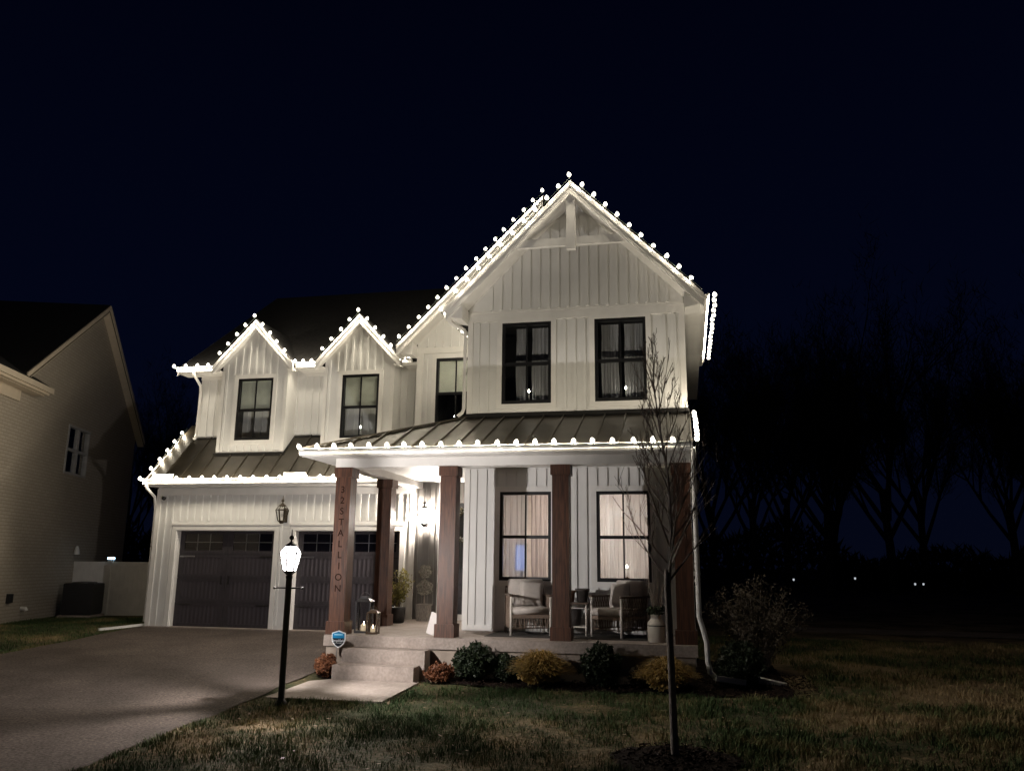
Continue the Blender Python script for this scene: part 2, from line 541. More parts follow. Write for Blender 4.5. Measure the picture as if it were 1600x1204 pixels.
def axis(lo, hi, step, far):
    a = list(np.arange(lo, hi, step)); s = step; x = hi
    while x < far: a.append(x); s *= 1.25; x += s
    s = step; x = lo; b = []
    while x > -far: s *= 1.25; x -= s; b.append(x)
    return np.array(b[::-1] + a)
gx = axis(-13, 9, .16, 700); gy = axis(-11, 9, .16, 700)
GX, GY = np.meshgrid(gx, gy)
GZ = ground_h(GX, GY)
near = sstep(-1.9, -1.4, GX) * (1 - sstep(12, 20, GX)) * (1 - sstep(-.6, 0, GY))
GZ = GZ + near * (.018 * np.sin(GX * 3.1 + 1.3 * np.sin(GY * 2.2)) * np.sin(GY * 2.7 + .6)) + near * rng.normal(0, .006, GX.shape)
V = np.stack([GX, GY, GZ], -1).reshape(-1, 3)
nx, ny = len(gx), len(gy)
I = np.arange(nx * ny).reshape(ny, nx)
F = np.stack([I[:-1, :-1], I[:-1, 1:], I[1:, 1:], I[1:, :-1]], -1).reshape(-1, 4)
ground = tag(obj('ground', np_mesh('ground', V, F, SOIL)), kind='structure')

def sheet(name, m, poly_fn, xs, ys, dz, kind='structure', hfn=None):
    X, Y = np.meshgrid(xs, ys)
    X2, Y2 = poly_fn(X, Y)
    Z = (hfn or ground_h)(X2, Y2) + dz
    V = np.stack([X2, Y2, Z], -1).reshape(-1, 3)
    a, b = len(xs), len(ys); I = np.arange(a * b).reshape(b, a)
    F = np.stack([I[:-1, :-1], I[:-1, 1:], I[1:, 1:], I[1:, :-1]], -1).reshape(-1, 4)
    return tag(obj(name, np_mesh(name, V, F, m)), kind=kind)

def drive_edge_r(y): return -2.22 + .03 * np.sin(y * 1.7) + .02 * np.sin(y * 5.3)
def drive_edge_l(y): return -8.52 + .04 * np.sin(y * 1.3) + .02 * np.sin(y * 4.1)
def drive_map(X, Y):
    return drive_edge_l(Y) + (drive_edge_r(Y) - drive_edge_l(Y)) * X, Y
sheet('driveway', ASPH, drive_map, np.linspace(0, 1, 40), np.linspace(-14, 4.06, 110), .012, hfn=lambda x, y: gh_drive(y))
# garage sill slab and front walk
tag(MB().box(-8.45, -2.30, 4.02, 4.44, -.42, -.285).build('garage_apron', CONC), kind='structure')
wk = MB()
wk.prism([(-2.2, -.90, -.68), (-2.24, -2.12, -.725), (-.50, -2.05, -.725), (-.47, -.61, -.672), (-1.88, -.61, -.672)], (0, 0, .082))
tag(wk.build('walkway', CONC), kind='structure')

# mulch bed along the porch and round the tree
def bed_map(X, Y):
    front = -.56 - .16 * np.sin(X * 1.1) + .05 * np.sin(X * 5.1) - .12 * sstep(2.5, 4.5, X)
    return X, front + (.05 - front) * Y
bedx = np.linspace(-.46, 3.58, 60)
def bump_h(x, y): return ground_h(x, y) + .025 + .02 * np.sin(x * 9) * np.sin(y * 11)
sheet('mulch_bed', MULCH, bed_map, bedx, np.linspace(0, 1, 14), .0, hfn=bump_h)
def bed2_map(X, Y):
    return X, -.72 + .12 * (X - 3.6) + (3.6 + .72) * Y
sheet('mulch_bed', MULCH, bed2_map, np.linspace(3.585, 4.95, 24), np.linspace(0, 1, 40), .0, hfn=bump_h)
sheet('mulch_bed', MULCH, lambda X, Y: (X, -.55 + Y * .6), np.linspace(-2.15, -1.90, 6), np.linspace(0, 1, 8), .03)
def ring_map(X, Y):
    r = Y * (.62 + .05 * np.sin(X * 5) + .03 * np.sin(X * 11))
    return 3.35 + r * np.cos(X), -4.33 + r * np.sin(X)
sheet('mulch_ring', MULCH, ring_map, np.linspace(0, 2 * PI, 40), np.linspace(.02, 1, 8), .03,
      hfn=lambda x, y: ground_h(x, y) + .05 * np.clip(1 - np.hypot(x - 3.35, y + 4.33) / .65, 0, 1) + .012 * np.sin(x * 31) * np.sin(y * 27))
sheet('span', PALE, lambda X, Y: (X, 11.4 + .25 * np.sin(X * .35) + Y * 2.0), np.linspace(6.2, 40, 40), np.linspace(0, 1, 4), .02)  # paler strip of ground laid across the far lawn

# ------------------------------------------------------------------ the house
H = thing('house', 'white two-storey farmhouse with black windows and brown porch columns', 'house', (0, 2, -.6))
YW = 1.664
YG = 4.114
XW0, XW1 = -.43, 3.62
upper = [(.236, 1.173, 4.048, 5.611), (1.982, 2.920, 4.048, 5.611)]
lower = [(.236, 1.174, .867, 2.429), (1.982, 2.920, .867, 2.429)]
mw = MB()
cells(mw, XW0, XW1, 0.0, 5.83, YW, YW + .16, upper + lower)
mw.prism([(XW0, YW, 5.83), (XW1, YW, 5.83), (XW1, YW, 6.05), (1.611, YW, 8.05), (XW0, YW, 6.0)], (0, .16, 0))
mw.build('front_wall', SIDING, H)
sw = MB()
sw.box(XW1 - .16, XW1, YW + .162, 10, -.5, 5.95)
sw.box(XW0, XW0 + .16, YW + .162, 4.33, 0, 6.0)
sw.build('side_wall', SIDING, H)
# rear gable wall
rw = [(-1.883, -.96, 4.10, 5.68)]
gm = MB()
cells(gm, -2.34, XW1, 2.9, 6.05, 4.33, 4.48, rw)
gm.prism([(-2.34, 4.33, 6.05), (XW1, 4.33, 6.05), (.62, 4.33, 9.1)], (0, .15, 0))
gm.build('rear_gable_wall', SIDING, H)
MB().box(-2.34, -2.19, 4.482, 10, 2.9, 6.05).build('left_upper_wall', SIDING, H)
# garage wall and its upstairs
doors = [(-7.886, -5.447, -.30, 1.833), (-4.956, -2.508, -.30, 1.833)]
ga = MB(); cells(ga, -8.47, -2.19, -.30, 2.85, YG, YG + .2, doors); ga.build('garage_wall', SIDING, H)
ls = MB()
ls.box(-8.47, -8.30, YG + .202, 13.4, -.6, 3.2); ls.box(-8.12, -7.97, 4.95, 13.4, 3.2, 5.75)
ls.build('garage_side_wall', SIDING, H)
MB().box(-8.12, -2.345, 4.90, 5.05, 3.3, 5.75).build('garage_upper_wall', SIDING, H)
MB().box(-8.47, 3.6, 13.2, 13.4, -.6, 5.7).build('back_wall', SIDING, H)
dn1 = (-6.815, -5.904, 3.92, 5.40)
dn2 = (-4.167, -3.259, 3.92, 5.40)
for cx, wn_ in ((-6.398, dn1), (-3.764, dn2)):
    dm = MB()
    cells(dm, cx - .858, cx + .858, 3.617, 5.74, 4.406, 4.52, [wn_])
    dm.prism([(cx - .858, 4.406, 5.74), (cx + .858, 4.406, 5.74), (cx, 4.406, 6.62)], (0, .114, 0))
    dm.box(cx - .858, cx - .75, 4.522, 4.898, 3.617, 5.74)
    dm.box(cx + .75, cx + .858, 4.522, 4.898, 3.617, 5.74)
    dm.build('dormer_wall', SIDING, H)

def battens(x0, x1, z0, z1, y, holes=(), top=None, m=SIDING, step=.183, first=None, w=.05, d=.028):
    x = first if first is not None else x0 + step * .6
    while x < x1 - .02:
        segs = [(z0, z1 if top is None else top(x))]
        for h in holes:
            if h[0] - .06 < x < h[1] + .06:
                ns = []
                for a, b in segs:
                    if h[3] <= a or h[2] >= b: ns.append((a, b)); continue
                    if h[2] > a: ns.append((a, h[2]))
                    if h[3] < b: ns.append((h[3], b))
                segs = ns
        for a, b in segs:
            if b - a > .06: piece('batten', m, H, x - w / 2, x + w / 2, y - d, y + .002, a, b)
        x += step
TW = .095
def grow(h, t=TW): return (h[0] - t, h[1] + t, h[2] - t, h[3] + t)
battens(XW0 + .1, XW1 - .1, 3.90, 5.63, YW, [grow(h) for h in upper])
battens(XW0 + .1, XW1 - .1, .05, 2.83, YW, [grow(h) for h in lower])
battens(XW0 + .35, XW1 - .12, 5.87, 0, YW - .03, (), top=lambda x: 7.98 - abs(x - 1.611) - .03)
piece('gable_panel_ledge', TRIM, H, XW0 + .02, XW1 - .02, YW - .035, YW - .001, 5.825, 5.865)
gp = MB(); gp.prism([(XW0 + .02, YW - .03, 5.867), (XW1 - .02, YW - .03, 5.867), (XW1 - .02, YW - .03, 5.95), (1.611, YW - .03, 8.0), (XW0 + .02, YW - .03, 5.95)], (0, .028, 0))
gp.build('gable_panel', SIDING, H)
battens(-2.22, -.45, 5.95, 0, 4.33, (), top=lambda x: min(8.9 - abs(x - .62), 7.3))
battens(-2.22, -.45, 3.4, 5.68, 4.33, [grow(rw[0])])
piece('band_board', TRIM, H, -2.34, XW0 - .002, 4.30, 4.329, 5.80, 5.94)
battens(-8.36, -2.25, 2.04, 2.62, YG, (), first=-8.22)
battens(-8.36, -8.0, -.26, 2.04, YG, (), first=-8.22)
battens(-5.34, -5.06, -.2, 2.04, YG, (), first=-5.29)
for cx, wn_ in ((-6.398, dn1), (-3.764, dn2)):
    battens(cx - .75, cx + .75, 3.66, 0, 4.406, [grow(wn_)], top=lambda x, c=cx: 6.52 - abs(x - c) * 1.03 if abs(x - c) < .74 else 5.7, first=cx - .73)
battens(-8.0, -2.4, 4.1, 5.55, 4.90, (), first=-7.9)

def board(x0, x1, y0, y1, z0, z1, name='trim_board'): return piece(name, TRIM, H, x0, x1, y0, y1, z0, z1)
# frieze, corner boards
board(XW0, XW1, YW - .028, YW - .001, 5.65, 5.822, 'frieze_board')
for x in (XW0, XW1 - .10):
    board(x, x + .10, YW - .026, YW - .001, 3.88, 5.648, 'corner_board'); board(x, x + .10, YW - .026, YW - .001, .02, 2.84, 'corner_board')
board(XW0 + .102, XW1 - .102, YW - .026, YW - .001, .02, .10, 'skirt_board')
board(-8.47, -2.19, YG - .028, YG - .001, 2.62, 2.77, 'frieze_board')
board(-8.47, -8.36, YG - .030, YG - .001, -.29, 2.618, 'corner_board')
board(-2.30, -2.19, YG - .030, YG - .001, -.1, 2.618, 'corner_board')
for cx in (-6.398, -3.764):
    board(cx - .858, cx - .775, 4.380, 4.405, 3.63, 5.60, 'corner_board'); board(cx + .775, cx + .858, 4.380, 4.405, 3.63, 5.60, 'corner_board')
    board(cx - .774, cx + .774, 4.384, 4.405, 3.62, 3.665, 'skirt_board')
board(-8.12, -2.36, 4.872, 4.899, 5.52, 5.68, 'frieze_board')
board(-2.34, -2.20, 4.300, 4.329, 3.3, 5.798, 'corner_board')
# dark roof flashings where walls meet the metal roofs
fl = MB()
fl.box(XW0 - .03, XW1 + .02, YW - .05, YW - .003, 3.785, 3.875)
fl.build('flashing', BLACKM, H)
for cx in (-6.398, -3.764):
    f2 = MB(); f2.box(cx - .90, cx + .90, 4.34, 4.403, 3.545, 3.615)
    f2.prism([(cx + .862, 4.40, 3.545), (cx + .862, 4.40, 3.64), (cx + .862, 4.895, 4.08), (cx + .862, 4.895, 3.97)], (.03, 0, 0))
    f2.build('flashing', BLACKM, H)
f3 = MB(); f3.box(-8.14, -7.27, 4.84, 4.897, 3.97, 4.07); f3.box(-5.50, -4.66, 4.84, 4.897, 3.97, 4.07); f3.build('flashing', BLACKM, H)

# windows: frame with meeting rail, one vertical bar per sash, four panes each
def window(h, y, parent=H, trim=True, dark=GLASS, recess=.05):
    x0, x1, z0, z1 = h; f = .055; xm = (x0 + x1) / 2; zm = (z0 + z1) / 2 - .02
    m = MB(); ya, yb = y - .012, y + recess + .03
    m.box(x0, x0 + f, ya, yb, z0, z1); m.box(x1 - f, x1, ya, yb, z0, z1)
    m.box(x0 + f, x1 - f, ya, yb, z1 - f, z1); m.box(x0 + f, x1 - f, ya, yb, z0, z0 + f + .01)
    w = m.build('window', BLACK, parent)
    r = MB(); r.box(x0 + f, x1 - f, y, yb - .01, zm - .028, zm + .028); r.build('sash_rail', BLACK, w)
    for a, b in ((z0 + f + .01, zm - .028), (zm + .028, z1 - f)):
        piece('muntin', BLACK, w, xm - .014, xm + .014, y + .012, y + .035, a, b)
        for c, d in ((x0 + f, xm - .014), (xm + .014, x1 - f)):
            piece('pane', dark, w, c, d, y + .020, y + .025, a, b)
    if trim:
        t = TW
        tb = MB(); yc, yd = y - .03, y - .002
        tb.box(x0 - t, x0, yc, yd, z0 - t, z1 + t); tb.box(x1, x1 + t, yc, yd, z0 - t, z1 + t)
        tb.box(x0, x1, yc, yd, z1, z1 + t); tb.box(x0 - .0, x1 + .0, yc, yd, z0 - t, z0)
        tb.build('window_trim', TRIM, w)
    return w
for h in upper + lower: window(h, YW)
for h in (dn1, dn2): window(h, 4.406)
window(rw[0], 4.33)

# garage doors
def garage_door(h):
    x0, x1, z0, z1 = h; y = YG + .15; z0 = -.285
    m = MB(); m.box(x0 - .02, x1 + .02, y + .02, y + .07, z0, z1 + .02)
    d = m.build('garage_door', DOORC, H)
    hs = (z1 - z0) / 4; xm = (x0 + x1) / 2
    for k in range(4):
        a = z0 + hs * k + .006; b = z0 + hs * (k + 1) - .006
        for c, e in ((x0 + .004, xm - .003), (xm + .003, x1 - .004)):
            s = .13
            fr = MB(); fr.box(c, c + s, y, y + .019, a, b); fr.box(e - s, e, y, y + .019, a, b)
            fr.box(c + s, e - s, y, y + .019, a, a + .07); fr.box(c + s, e - s, y, y + .019, b - .07, b)
            fr.build('door_panel_frame', DOORC, d)
            if k < 3:
                piece('beadboard_panel', BEAD, d, c + s, e - s, y + .010, y + .019, a + .07, b - .07)
            else:
                ga_, gb = a + .07, b - .07; n = 3; w = (e - c - 2 * s) / n; zz = (ga_ + gb) / 2
                for i in range(n):
                    for (p, q) in ((ga_, zz - .008), (zz + .008, gb)):
                        piece('pane', DGLASS, d, c + s + w * i + .008, c + s + w * (i + 1) - .008, y + .006, y + .011, p, q)
                mu = MB()
                mu.box(c + s, e - s, y + .002, y + .018, zz - .008, zz + .008)
                for i in range(1, n): 
                    for p, q in ((ga_, zz - .008), (zz + .008, gb)): mu.box(c + s + w * i - .008, c + s + w * i + .008, y + .002, y + .018, p, q)
                mu.build('muntin', STEEL, d)
    for x, sgn in ((x0 + .03, 1), (x1 - .03, -1)):
        for z in (z0 + hs * 2.9, z0 + hs * .9):
            p = MB(); p.box(min(x, x + sgn * .38), max(x, x + sgn * .38), y - .008, y - .001, z - .016, z + .016); p.build('strap_hinge', STEEL if sgn > 0 and z > 1 else BLACKM, d)
    for s in (-1, 1):
        p = MB(); p.bar((xm + s * .09, y - .03, z0 + hs * 1.75), (xm + s * .09, y - .03, z0 + hs * 2.1), .02)
        p.bar((xm + s * .09, y + .001, z0 + hs * 1.78), (xm + s * .09, y - .03, z0 + hs * 1.78), .02)
        p.bar((xm + s * .09, y + .001, z0 + hs * 2.07), (xm + s * .09, y - .03, z0 + hs * 2.07), .02)
        p.build('door_pull', BLACKM, d)
    t = MB(); q = .11; yy = YG - .032
    t.box(x0 - q, x0, yy, YG - .001, -.28, z1 + q); t.box(x1, x1 + q, yy, YG - .001, -.28, z1 + q); t.box(x0, x1, yy, YG - .001, z1, z1 + q)
    t.box(x0 - q - .015, x1 + q + .015, yy - .02, YG - .001, z1 + q, z1 + q + .045)
    # inner jambs
    t.box(x0 - .004, x0 + .012, YG, y + .018, -.285, z1); t.box(x1 - .012, x1 + .004, YG, y + .018, -.285, z1); t.box(x0 + .012, x1 - .012, YG, y + .018, z1 - .012, z1 + .004)
    t.build('door_trim', TRIM, d)
for h in doors: garage_door(h)

# entry recess
YE = 4.13
em = MB(); cells(em, -2.188, XW0 + .002, 0, 2.95, YE, YE + .15, [(-1.56, -.63, .12, 2.42)]); em.build('entry_wall', GREYSIDE, H)
battens(-2.15, -1.70, .02, 2.84, YE, (), m=GREYSIDE, step=.12, first=-2.12, w=.03, d=.018)
tm = MB(); tm.box(-1.66, -1.56, YE - .03, YE - .001, 0.0, 2.85); tm.box(-.63, -.53, YE - .03, YE - .001, 0, 2.85)
tm.box(-1.56, -.63, YE - .03, YE - .001, 0, .118); tm.build('entry_door_trim', TRIM, H)
fd = MB(); fd.box(-1.556, -.634, YE + .05, YE + .10, .125, 2.416)
fdo = fd.build('front_door', BLACK, H)
for a, b in ((.20, .42), (.47, .69), (.74, .96)): piece('door_panel', DOORC, fdo, -1.44, -.75, YE + .036, YE + .051, a, b)
piece('pane', GLASS, fdo, -1.44, -.75, YE + .040, YE + .050, 1.05, 2.30)
hd = MB(); hd.bar((-.70, YE + .0, .98), (-.70, YE + .0, 1.25), .022); hd.bar((-.70, YE + .0, 1.0), (-.70, YE + .05, 1.0), .02); hd.bar((-.70, YE, 1.23), (-.70, YE + .05, 1.23), .02)
hd.build('door_handle', BRASS, fdo)

# porch slab, foundation, steps
ps = MB()
ps.box(-2.29, 3.63, -.01, YW - .002, -.168, 0.0)
ps.box(-2.29, XW0 - .002, YW - .002, YE + .14, -.168, 0.0)
ps.build('porch_slab', CONC, H)
pf = MB(); pf.box(-2.255, 3.595, .03, .25, -.85, -.169); pf.box(-2.255, -2.06, .251, 4.1, -.85, -.169); pf.box(3.40, 3.595, .251, 10, -.85, -.169)
pf.build('foundation', CONC2, H)
st = MB(); st.box(-1.845, -.48, -.30, -.012, -.60, -.172); st.build('porch_step', CONC, H)
st = MB(); st.box(-1.862, -.555, -.60, -.302, -.70, -.385); st.build('porch_step', CONC, H)

# porch beams, ceiling
bm = MB()
bm.box(-2.30, 3.62, .11, .385, 2.728, 2.93); bm.box(-2.30, -2.02, .386, 4.08, 2.728, 2.93); bm.box(3.345, 3.62, .386, YW - .03, 2.728, 2.93)
bm.build('porch_beam', TRIM, H)
cm = MB(); cm.box(-2.02, 3.345, .385, YW - .03, 2.86, 2.90); cm.box(-2.02, XW0 - .001, YW - .03, YE - .001, 2.86, 2.90); cm.build('porch_ceiling', CEIL, H)
sm = MB(); sm.box(-2.74, 3.66, -.26, .108, 2.875, 2.895); sm.box(-2.74, -2.302, .108, 3.65, 2.875, 2.895); sm.build('porch_soffit', TRIM, H)
fm = MB(); fm.box(-2.74, 3.66, -.285, -.262, 2.865, 3.0); fm.build('porch_fascia', TRIM, H)

# columns
def column(x, y):
    m = MB(); m.box(x, x + .27, y, y + .27, .205, 2.565)
    c = m.build('porch_column', WOOD, H)
    p = MB(); p.box(x - .028, x + .298, y - .028, y + .298, .001, .195); p.prism([(x - .028, y - .028, .195), (x + .298, y - .028, .195), (x + .298, y + .298, .195), (x - .028, y + .298, .195)], (0, 0, .01)); p.build('plinth', WOOD, c)
    p = MB(); p.box(x - .025, x + .295, y - .025, y + .295, 2.566, 2.726); p.build('cap', WOOD, c)
    return c
col_objs = [column(x, .12) for x in (-2.285, -.435, 1.433, 3.335)]
column(-2.285, 2.11)

# standing-seam porch roof (front slope with a hip at the left end)
PY0, PZ0, PY1, PZ1 = -.27, 3.0, YW - .02, 3.80
sl = (PZ1 - PZ0) / (PY1 - PY0)
def proof_z(y): return PZ0 + (y - PY0) * sl
def hipY(x): return PY1 if x >= -.43 else PY0 + (x + 2.75) * (PY1 - PY0) / 2.32
xs = [-2.75]
while xs[-1] < -.43 - .2: xs.append(xs[-1] + .387)
xs[-1] = -.43
while xs[-1] < 3.66 - .2: xs.append(xs[-1] + .372)
xs[-1] = 3.66
def seam_panel(name, poly, a, b, up=.022):
    m = MB()
    m.prism([(p[0], p[1], p[2]) for p in poly], (0, 0, -.03))
    if (Vector(a) - Vector(b)).length > .1:
        a = Vector(a) + Vector((0, 0, up / 2 + .004)); b = Vector(b) + Vector((0, 0, up / 2 + .004))
        m.bar(a, b, .022, up + .014)
    return m.build(name, METALROOF, H)
for a, b in zip(xs, xs[1:]):
    ya, yb = hipY(a), hipY(b)
    poly = [(a, PY0, PZ0), (b, PY0, PZ0), (b, yb, proof_z(yb))]
    if ya > PY0 + .01: poly.append((a, ya, proof_z(ya)))
    seam_panel('roof_panel', poly, (b - .012, PY0, PZ0), (b - .012, yb, proof_z(yb)))
# left slope over the entry
lp = MB()
lp.prism([(-2.75, PY0, PZ0), (-.43, PY1, PZ1), (-.43, 4.32, PZ1), (-2.75, 4.32, PZ0)], (0, 0, -.03))
lp.build('side_roof', METALROOF, H)
hc = MB(); hc.bar((-2.75, PY0, PZ0 + .02), (-.43, PY1, PZ1 + .02), .09, .03); hc.build('hip_cap', METALROOF, H)
# gutters (K-style profile extruded)
def gutter(p0, p1, out, name='gutter', parent=H, s=1.0):
    p0 = Vector(p0); p1 = Vector(p1); o = Vector(out)
    pr = [(0, -.115), (.07, -.115), (.082, -.085), (.075, -.06), (.105, -.03), (.118, -.012), (.118, 0), (.102, 0), (.09, -.02), (.0, -.02)]
    m = MB(); m.prism([p0 + o * (a * s) + Vector((0, 0, b * s)) for a, b in pr], p1 - p0)
    return m.build(name, GUT, parent)
gutter((-2.76, -.286, 2.995), (3.665, -.286, 2.995), (0, -1, 0))
# pent roof over the garage
GY0, GZ0 = 3.74, 2.965
gs = (3.605 - GZ0) / (4.406 - GY0)
def pz(y): return GZ0 + (y - GY0) * gs
def pent_top(x):
    for cx in (-6.398, -3.764):
        if cx - .858 <= x <= cx + .858: return 4.402
    return 4.895
bx = sorted({-8.55, -2.42, -8.13, *[-6.398 + s * .86 for s in (-1, 1)], *[-3.764 + s * .86 for s in (-1, 1)]})
edges = []
for a, b in zip(bx, bx[1:]):
    n = max(1, round((b - a) / .42)); edges += [(a + (b - a) * i / n, a + (b - a) * (i + 1) / n) for i in range(n)]
for a, b in edges:
    t = pent_top((a + b) / 2)
    if b < -8.12: t = 5.3
    seam_panel('roof_panel', [(a, GY0, GZ0), (b, GY0, GZ0), (b, t, pz(t)), (a, t, pz(t))], (b - .012, GY0, GZ0), (b - .012, t, pz(t)))
gutter((-8.56, 3.70, 2.955), (-2.78, 3.70, 2.955), (0, -1, 0))
gf = MB(); gf.box(-8.54, -2.78, 3.702, 3.725, 2.82, 2.95); gf.box(-8.54, -2.78, 3.726, 4.08, 2.80, 2.82); gf.build('garage_soffit', TRIM, H)
gr = MB(); gr.prism([(-8.56, 3.70, 2.95), (-8.56, 5.3, pz(5.3) - .02), (-8.56, 5.3, pz(5.3) - .17), (-8.56, 3.70, 2.80)], (.03, 0, 0)); gr.build('rake_board', TRIM, H)
for a, b in ((-8.32, -7.85), (-5.14, -4.60), (-3.47, -2.98)):
    dv = MB(); dv.prism([(a, 3.70, 2.985), (b, 3.70, 2.985), (b, 3.72, 3.075), (a, 3.72, 3.075)], (0, .012, .004)); dv.build('rain_diverter', GUT, H)

# shingled roofs: dark slab above, white soffit and rake boards
def slope(x_r, z_r, x_e, z_e, y0, y1, name='roof_slope', t=.10):
    m = MB(); m.prism([(x_r, y0, z_r), (x_e, y0, z_e), (x_e, y0, z_e - t), (x_r, y0, z_r - t)], (0, y1 - y0, 0)); return m.build(name, SHINGLE, H)
def rake(x_r, z_r, x_e, z_e, y, depth=.2, th=.03, drop=.012):
    """rake fascia with a smaller shadow board above it"""
    m = MB(); m.prism([(x_r, y, z_r - drop), (x_e, y, z_e - drop), (x_e, y, z_e - drop - depth), (x_r, y, z_r - drop - depth * 1.0)], (0, th, 0))
    o = m.build('rake_board', TRIM, H)
    k = MB(); k.prism([(x_r, y - .018, z_r - drop), (x_e, y - .018, z_e - drop), (x_e, y - .018, z_e - drop - depth * .38), (x_r, y - .018, z_r - drop - depth * .38)], (0, .017, 0)); k.build('rake_molding', TRIM, o)
def soffit(x_r, z_r, x_e, z_e, y0, y1, t=.015):
    m = MB(); m.prism([(x_r, y0, z_r), (x_e, y0, z_e), (x_e, y0, z_e - t), (x_r, y0, z_r - t)], (0, y1 - y0, 0)); m.build('rake_soffit', TRIM, H)
AX, AZ, YR = 1.611, 8.215, 1.19
for sg in (-1, 1):
    ex, ez = AX + sg * 2.35, AZ - 2.35
    slope(AX, AZ, ex, ez, YR, 4.42 if sg < 0 else 3.90)
    rake(AX, AZ - .02, ex, ez - .02, YR - .032, .25)
    soffit(AX, AZ - .26, ex, ez - .26, YR, YW - .032)
RX, RZ, YRR = .62, 9.27, 3.93
for sg in (-1, 1):
    ex, ez = RX + sg * 3.32, RZ - 3.32
    slope(RX, RZ, ex, ez, YRR, 11.0)
    if sg < 0:
        rake(RX, RZ - .02, ex, ez - .02, YRR - .032, .25)
        soffit(RX, RZ - .26, ex, ez - .26, YRR, 4.329)
# boxed eave returns and right eave
for x0, x1 in ((-.72, XW0 - .002), (XW1 + .002, 3.93)):
    m = MB()
    if x0 < 0: m.prism([(x0, YR + .002, 5.66), (x1, YR + .002, 5.60), (x1, YR + .002, 5.88), (x0, YR + .002, 5.68)], (0, YW - YR, 0))
    else: m.prism([(x0, YR + .002, 5.60), (x1, YR + .002, 5.66), (x1, YR + .002, 5.68), (x0, YR + .002, 5.88)], (0, YW - YR, 0))
    m.build('eave_return', TRIM, H)
m = MB(); m.prism([(-2.64, YRR + .002, 5.74), (-2.342, YRR + .002, 5.70), (-2.342, YRR + .002, 5.98), (-2.64, YRR + .002, 5.76)], (0, .39, 0)); m.build('eave_return', TRIM, H)
m = MB(); m.box(XW1 + .002, 3.92, YW + .01, 9.9, 5.66, 5.68); m.box(3.92, 3.945, YR + .01, 9.9, 5.66, 5.84); m.build('eave_soffit', TRIM, H)
gutter((3.946, YR, 5.84), (3.946, 6.2, 5.84), (1, 0, 0))
gutter((-.722, YR + .02, 5.84), (-.722, 3.9, 5.84), (-1, 0, 0), s=.8)
# truss in the front gable
tr = MB(); tr.prism([(AX - .085, 1.20, 6.85), (AX + .085, 1.20, 6.85), (AX + .085, 1.20, 7.86), (AX, 1.20, 7.94), (AX - .085, 1.20, 7.86)], (0, .11, 0)); tr.build('king_post', TRIM, H)
for s in (-1, 1):
    t2 = MB(); t2.prism([(AX + s * .087, 1.215, 6.93), (AX + s * 1.02, 1.215, 6.93), (AX + s * .87, 1.215, 7.08), (AX + s * .087, 1.215, 7.08)], (0, .09, 0)); t2.build('tie_beam', TRIM, H)
# dormer roofs
for cx in (-6.398, -3.764):
    for sg in (-1, 1):
        ex, ez = cx + sg * 1.04, 6.83 - 1.10
        slope(cx, 6.83, ex, ez, 4.27, 6.6, t=.07)
        rake(cx, 6.815, ex, ez - .015, 4.24, .20)
        soffit(cx, 6.64, ex, ez - .18, 4.27, 4.405)
        m = MB()
        xa, xb = sorted((cx + sg * .86, cx + sg * 1.0))
        m.box(xa, xb, 4.275, 4.6, 5.57, 5.60); m.build('eave_return', TRIM, H)
# main roof behind the dormers
mr = MB()
zs_ = 9.02
mr.prism([(-8.50, 4.47, 5.76), (-8.50, 9.0, zs_), (-8.50, 13.5, 5.76), (-8.50, 13.5, 5.66), (-8.50, 9.0, zs_ - .12), (-8.50, 4.47, 5.66)], (6.3, 0, 0))
mr.build('main_roof', SHINGLE, H)
mg = MB(); mg.prism([(-8.11, 5.06, 5.75), (-8.11, 13.2, 5.75), (-8.11, 9.0, 8.8)], (.12, 0, 0)); mg.build('end_gable_wall', SIDING, H)
er = MB(); er.prism([(-8.52, 4.47, 5.75), (-8.52, 9.0, zs_ - .01), (-8.52, 9.0, zs_ - .2), (-8.52, 4.47, 5.56)], (.018, 0, 0)); er.build('rake_board', TRIM, H)
sf = MB()
for a, b in ((-8.48, -7.40), (-5.39, -4.77), (-2.74, -2.36)):
    sf.box(a, b, 4.50, 4.871, 5.60, 5.62); sf.box(a, b, 4.475, 4.498, 5.60, 5.74)
sf.build('eave_soffit', TRIM, H)
for a, b in ((-8.50, -7.42), (-5.37, -4.80), (-2.74, -2.50)): gutter((a, 4.47, 5.74), (b, 4.47, 5.74), (0, -1, 0))

# downspouts
def downspout(pts, r=.038, name='downspout'):
    m = MB(); m.tube(pts, r, 8); return m.build(name, GUT, H, smooth=True)
downspout([(3.66, -.34, 2.90), (3.66, -.30, 2.78), (3.655, -.09, 2.58), (3.66, -.06, 2.3), (3.665, -.06, .42), (3.72, -.09, .22), (3.76, -.10, .05), (3.765, -.10, -.22), (3.80, -.10, -.36), (3.88, -.08, -.44)])
for a, b in (((3.86, -.09, -.43), (4.28, .12, -.50)), ((4.50, .66, -.52), (4.88, .40, -.565))):
    m = MB(); m.bar(a, b, .10, .075); m.build('downspout_extension', GUT, H)
downspout([(-.77, 1.3, 5.74), (-.77, 1.32, 5.66), (-.70, 1.5, 5.60), (-.49, 1.60, 5.50), (-.475, 1.62, 5.36), (-.475, 1.62, 3.98), (-.50, 1.60, 3.90), (-.58, 1.58, 3.83)], .034)
downspout([(-8.46, 3.65, 2.85), (-8.46, 3.66, 2.76), (-8.44, 3.95, 2.58), (-8.50, 4.08, 2.45), (-8.52, 4.15, 2.3), (-8.52, 4.15, -.2)], .034)
downspout([(-8.05, 4.42, 5.64), (-8.05, 4.44, 5.56), (-8.07, 4.78, 5.36), (-8.09, 4.84, 5.2), (-8.10, 4.84, 4.12), (-8.12, 4.80, 4.03)], .034)
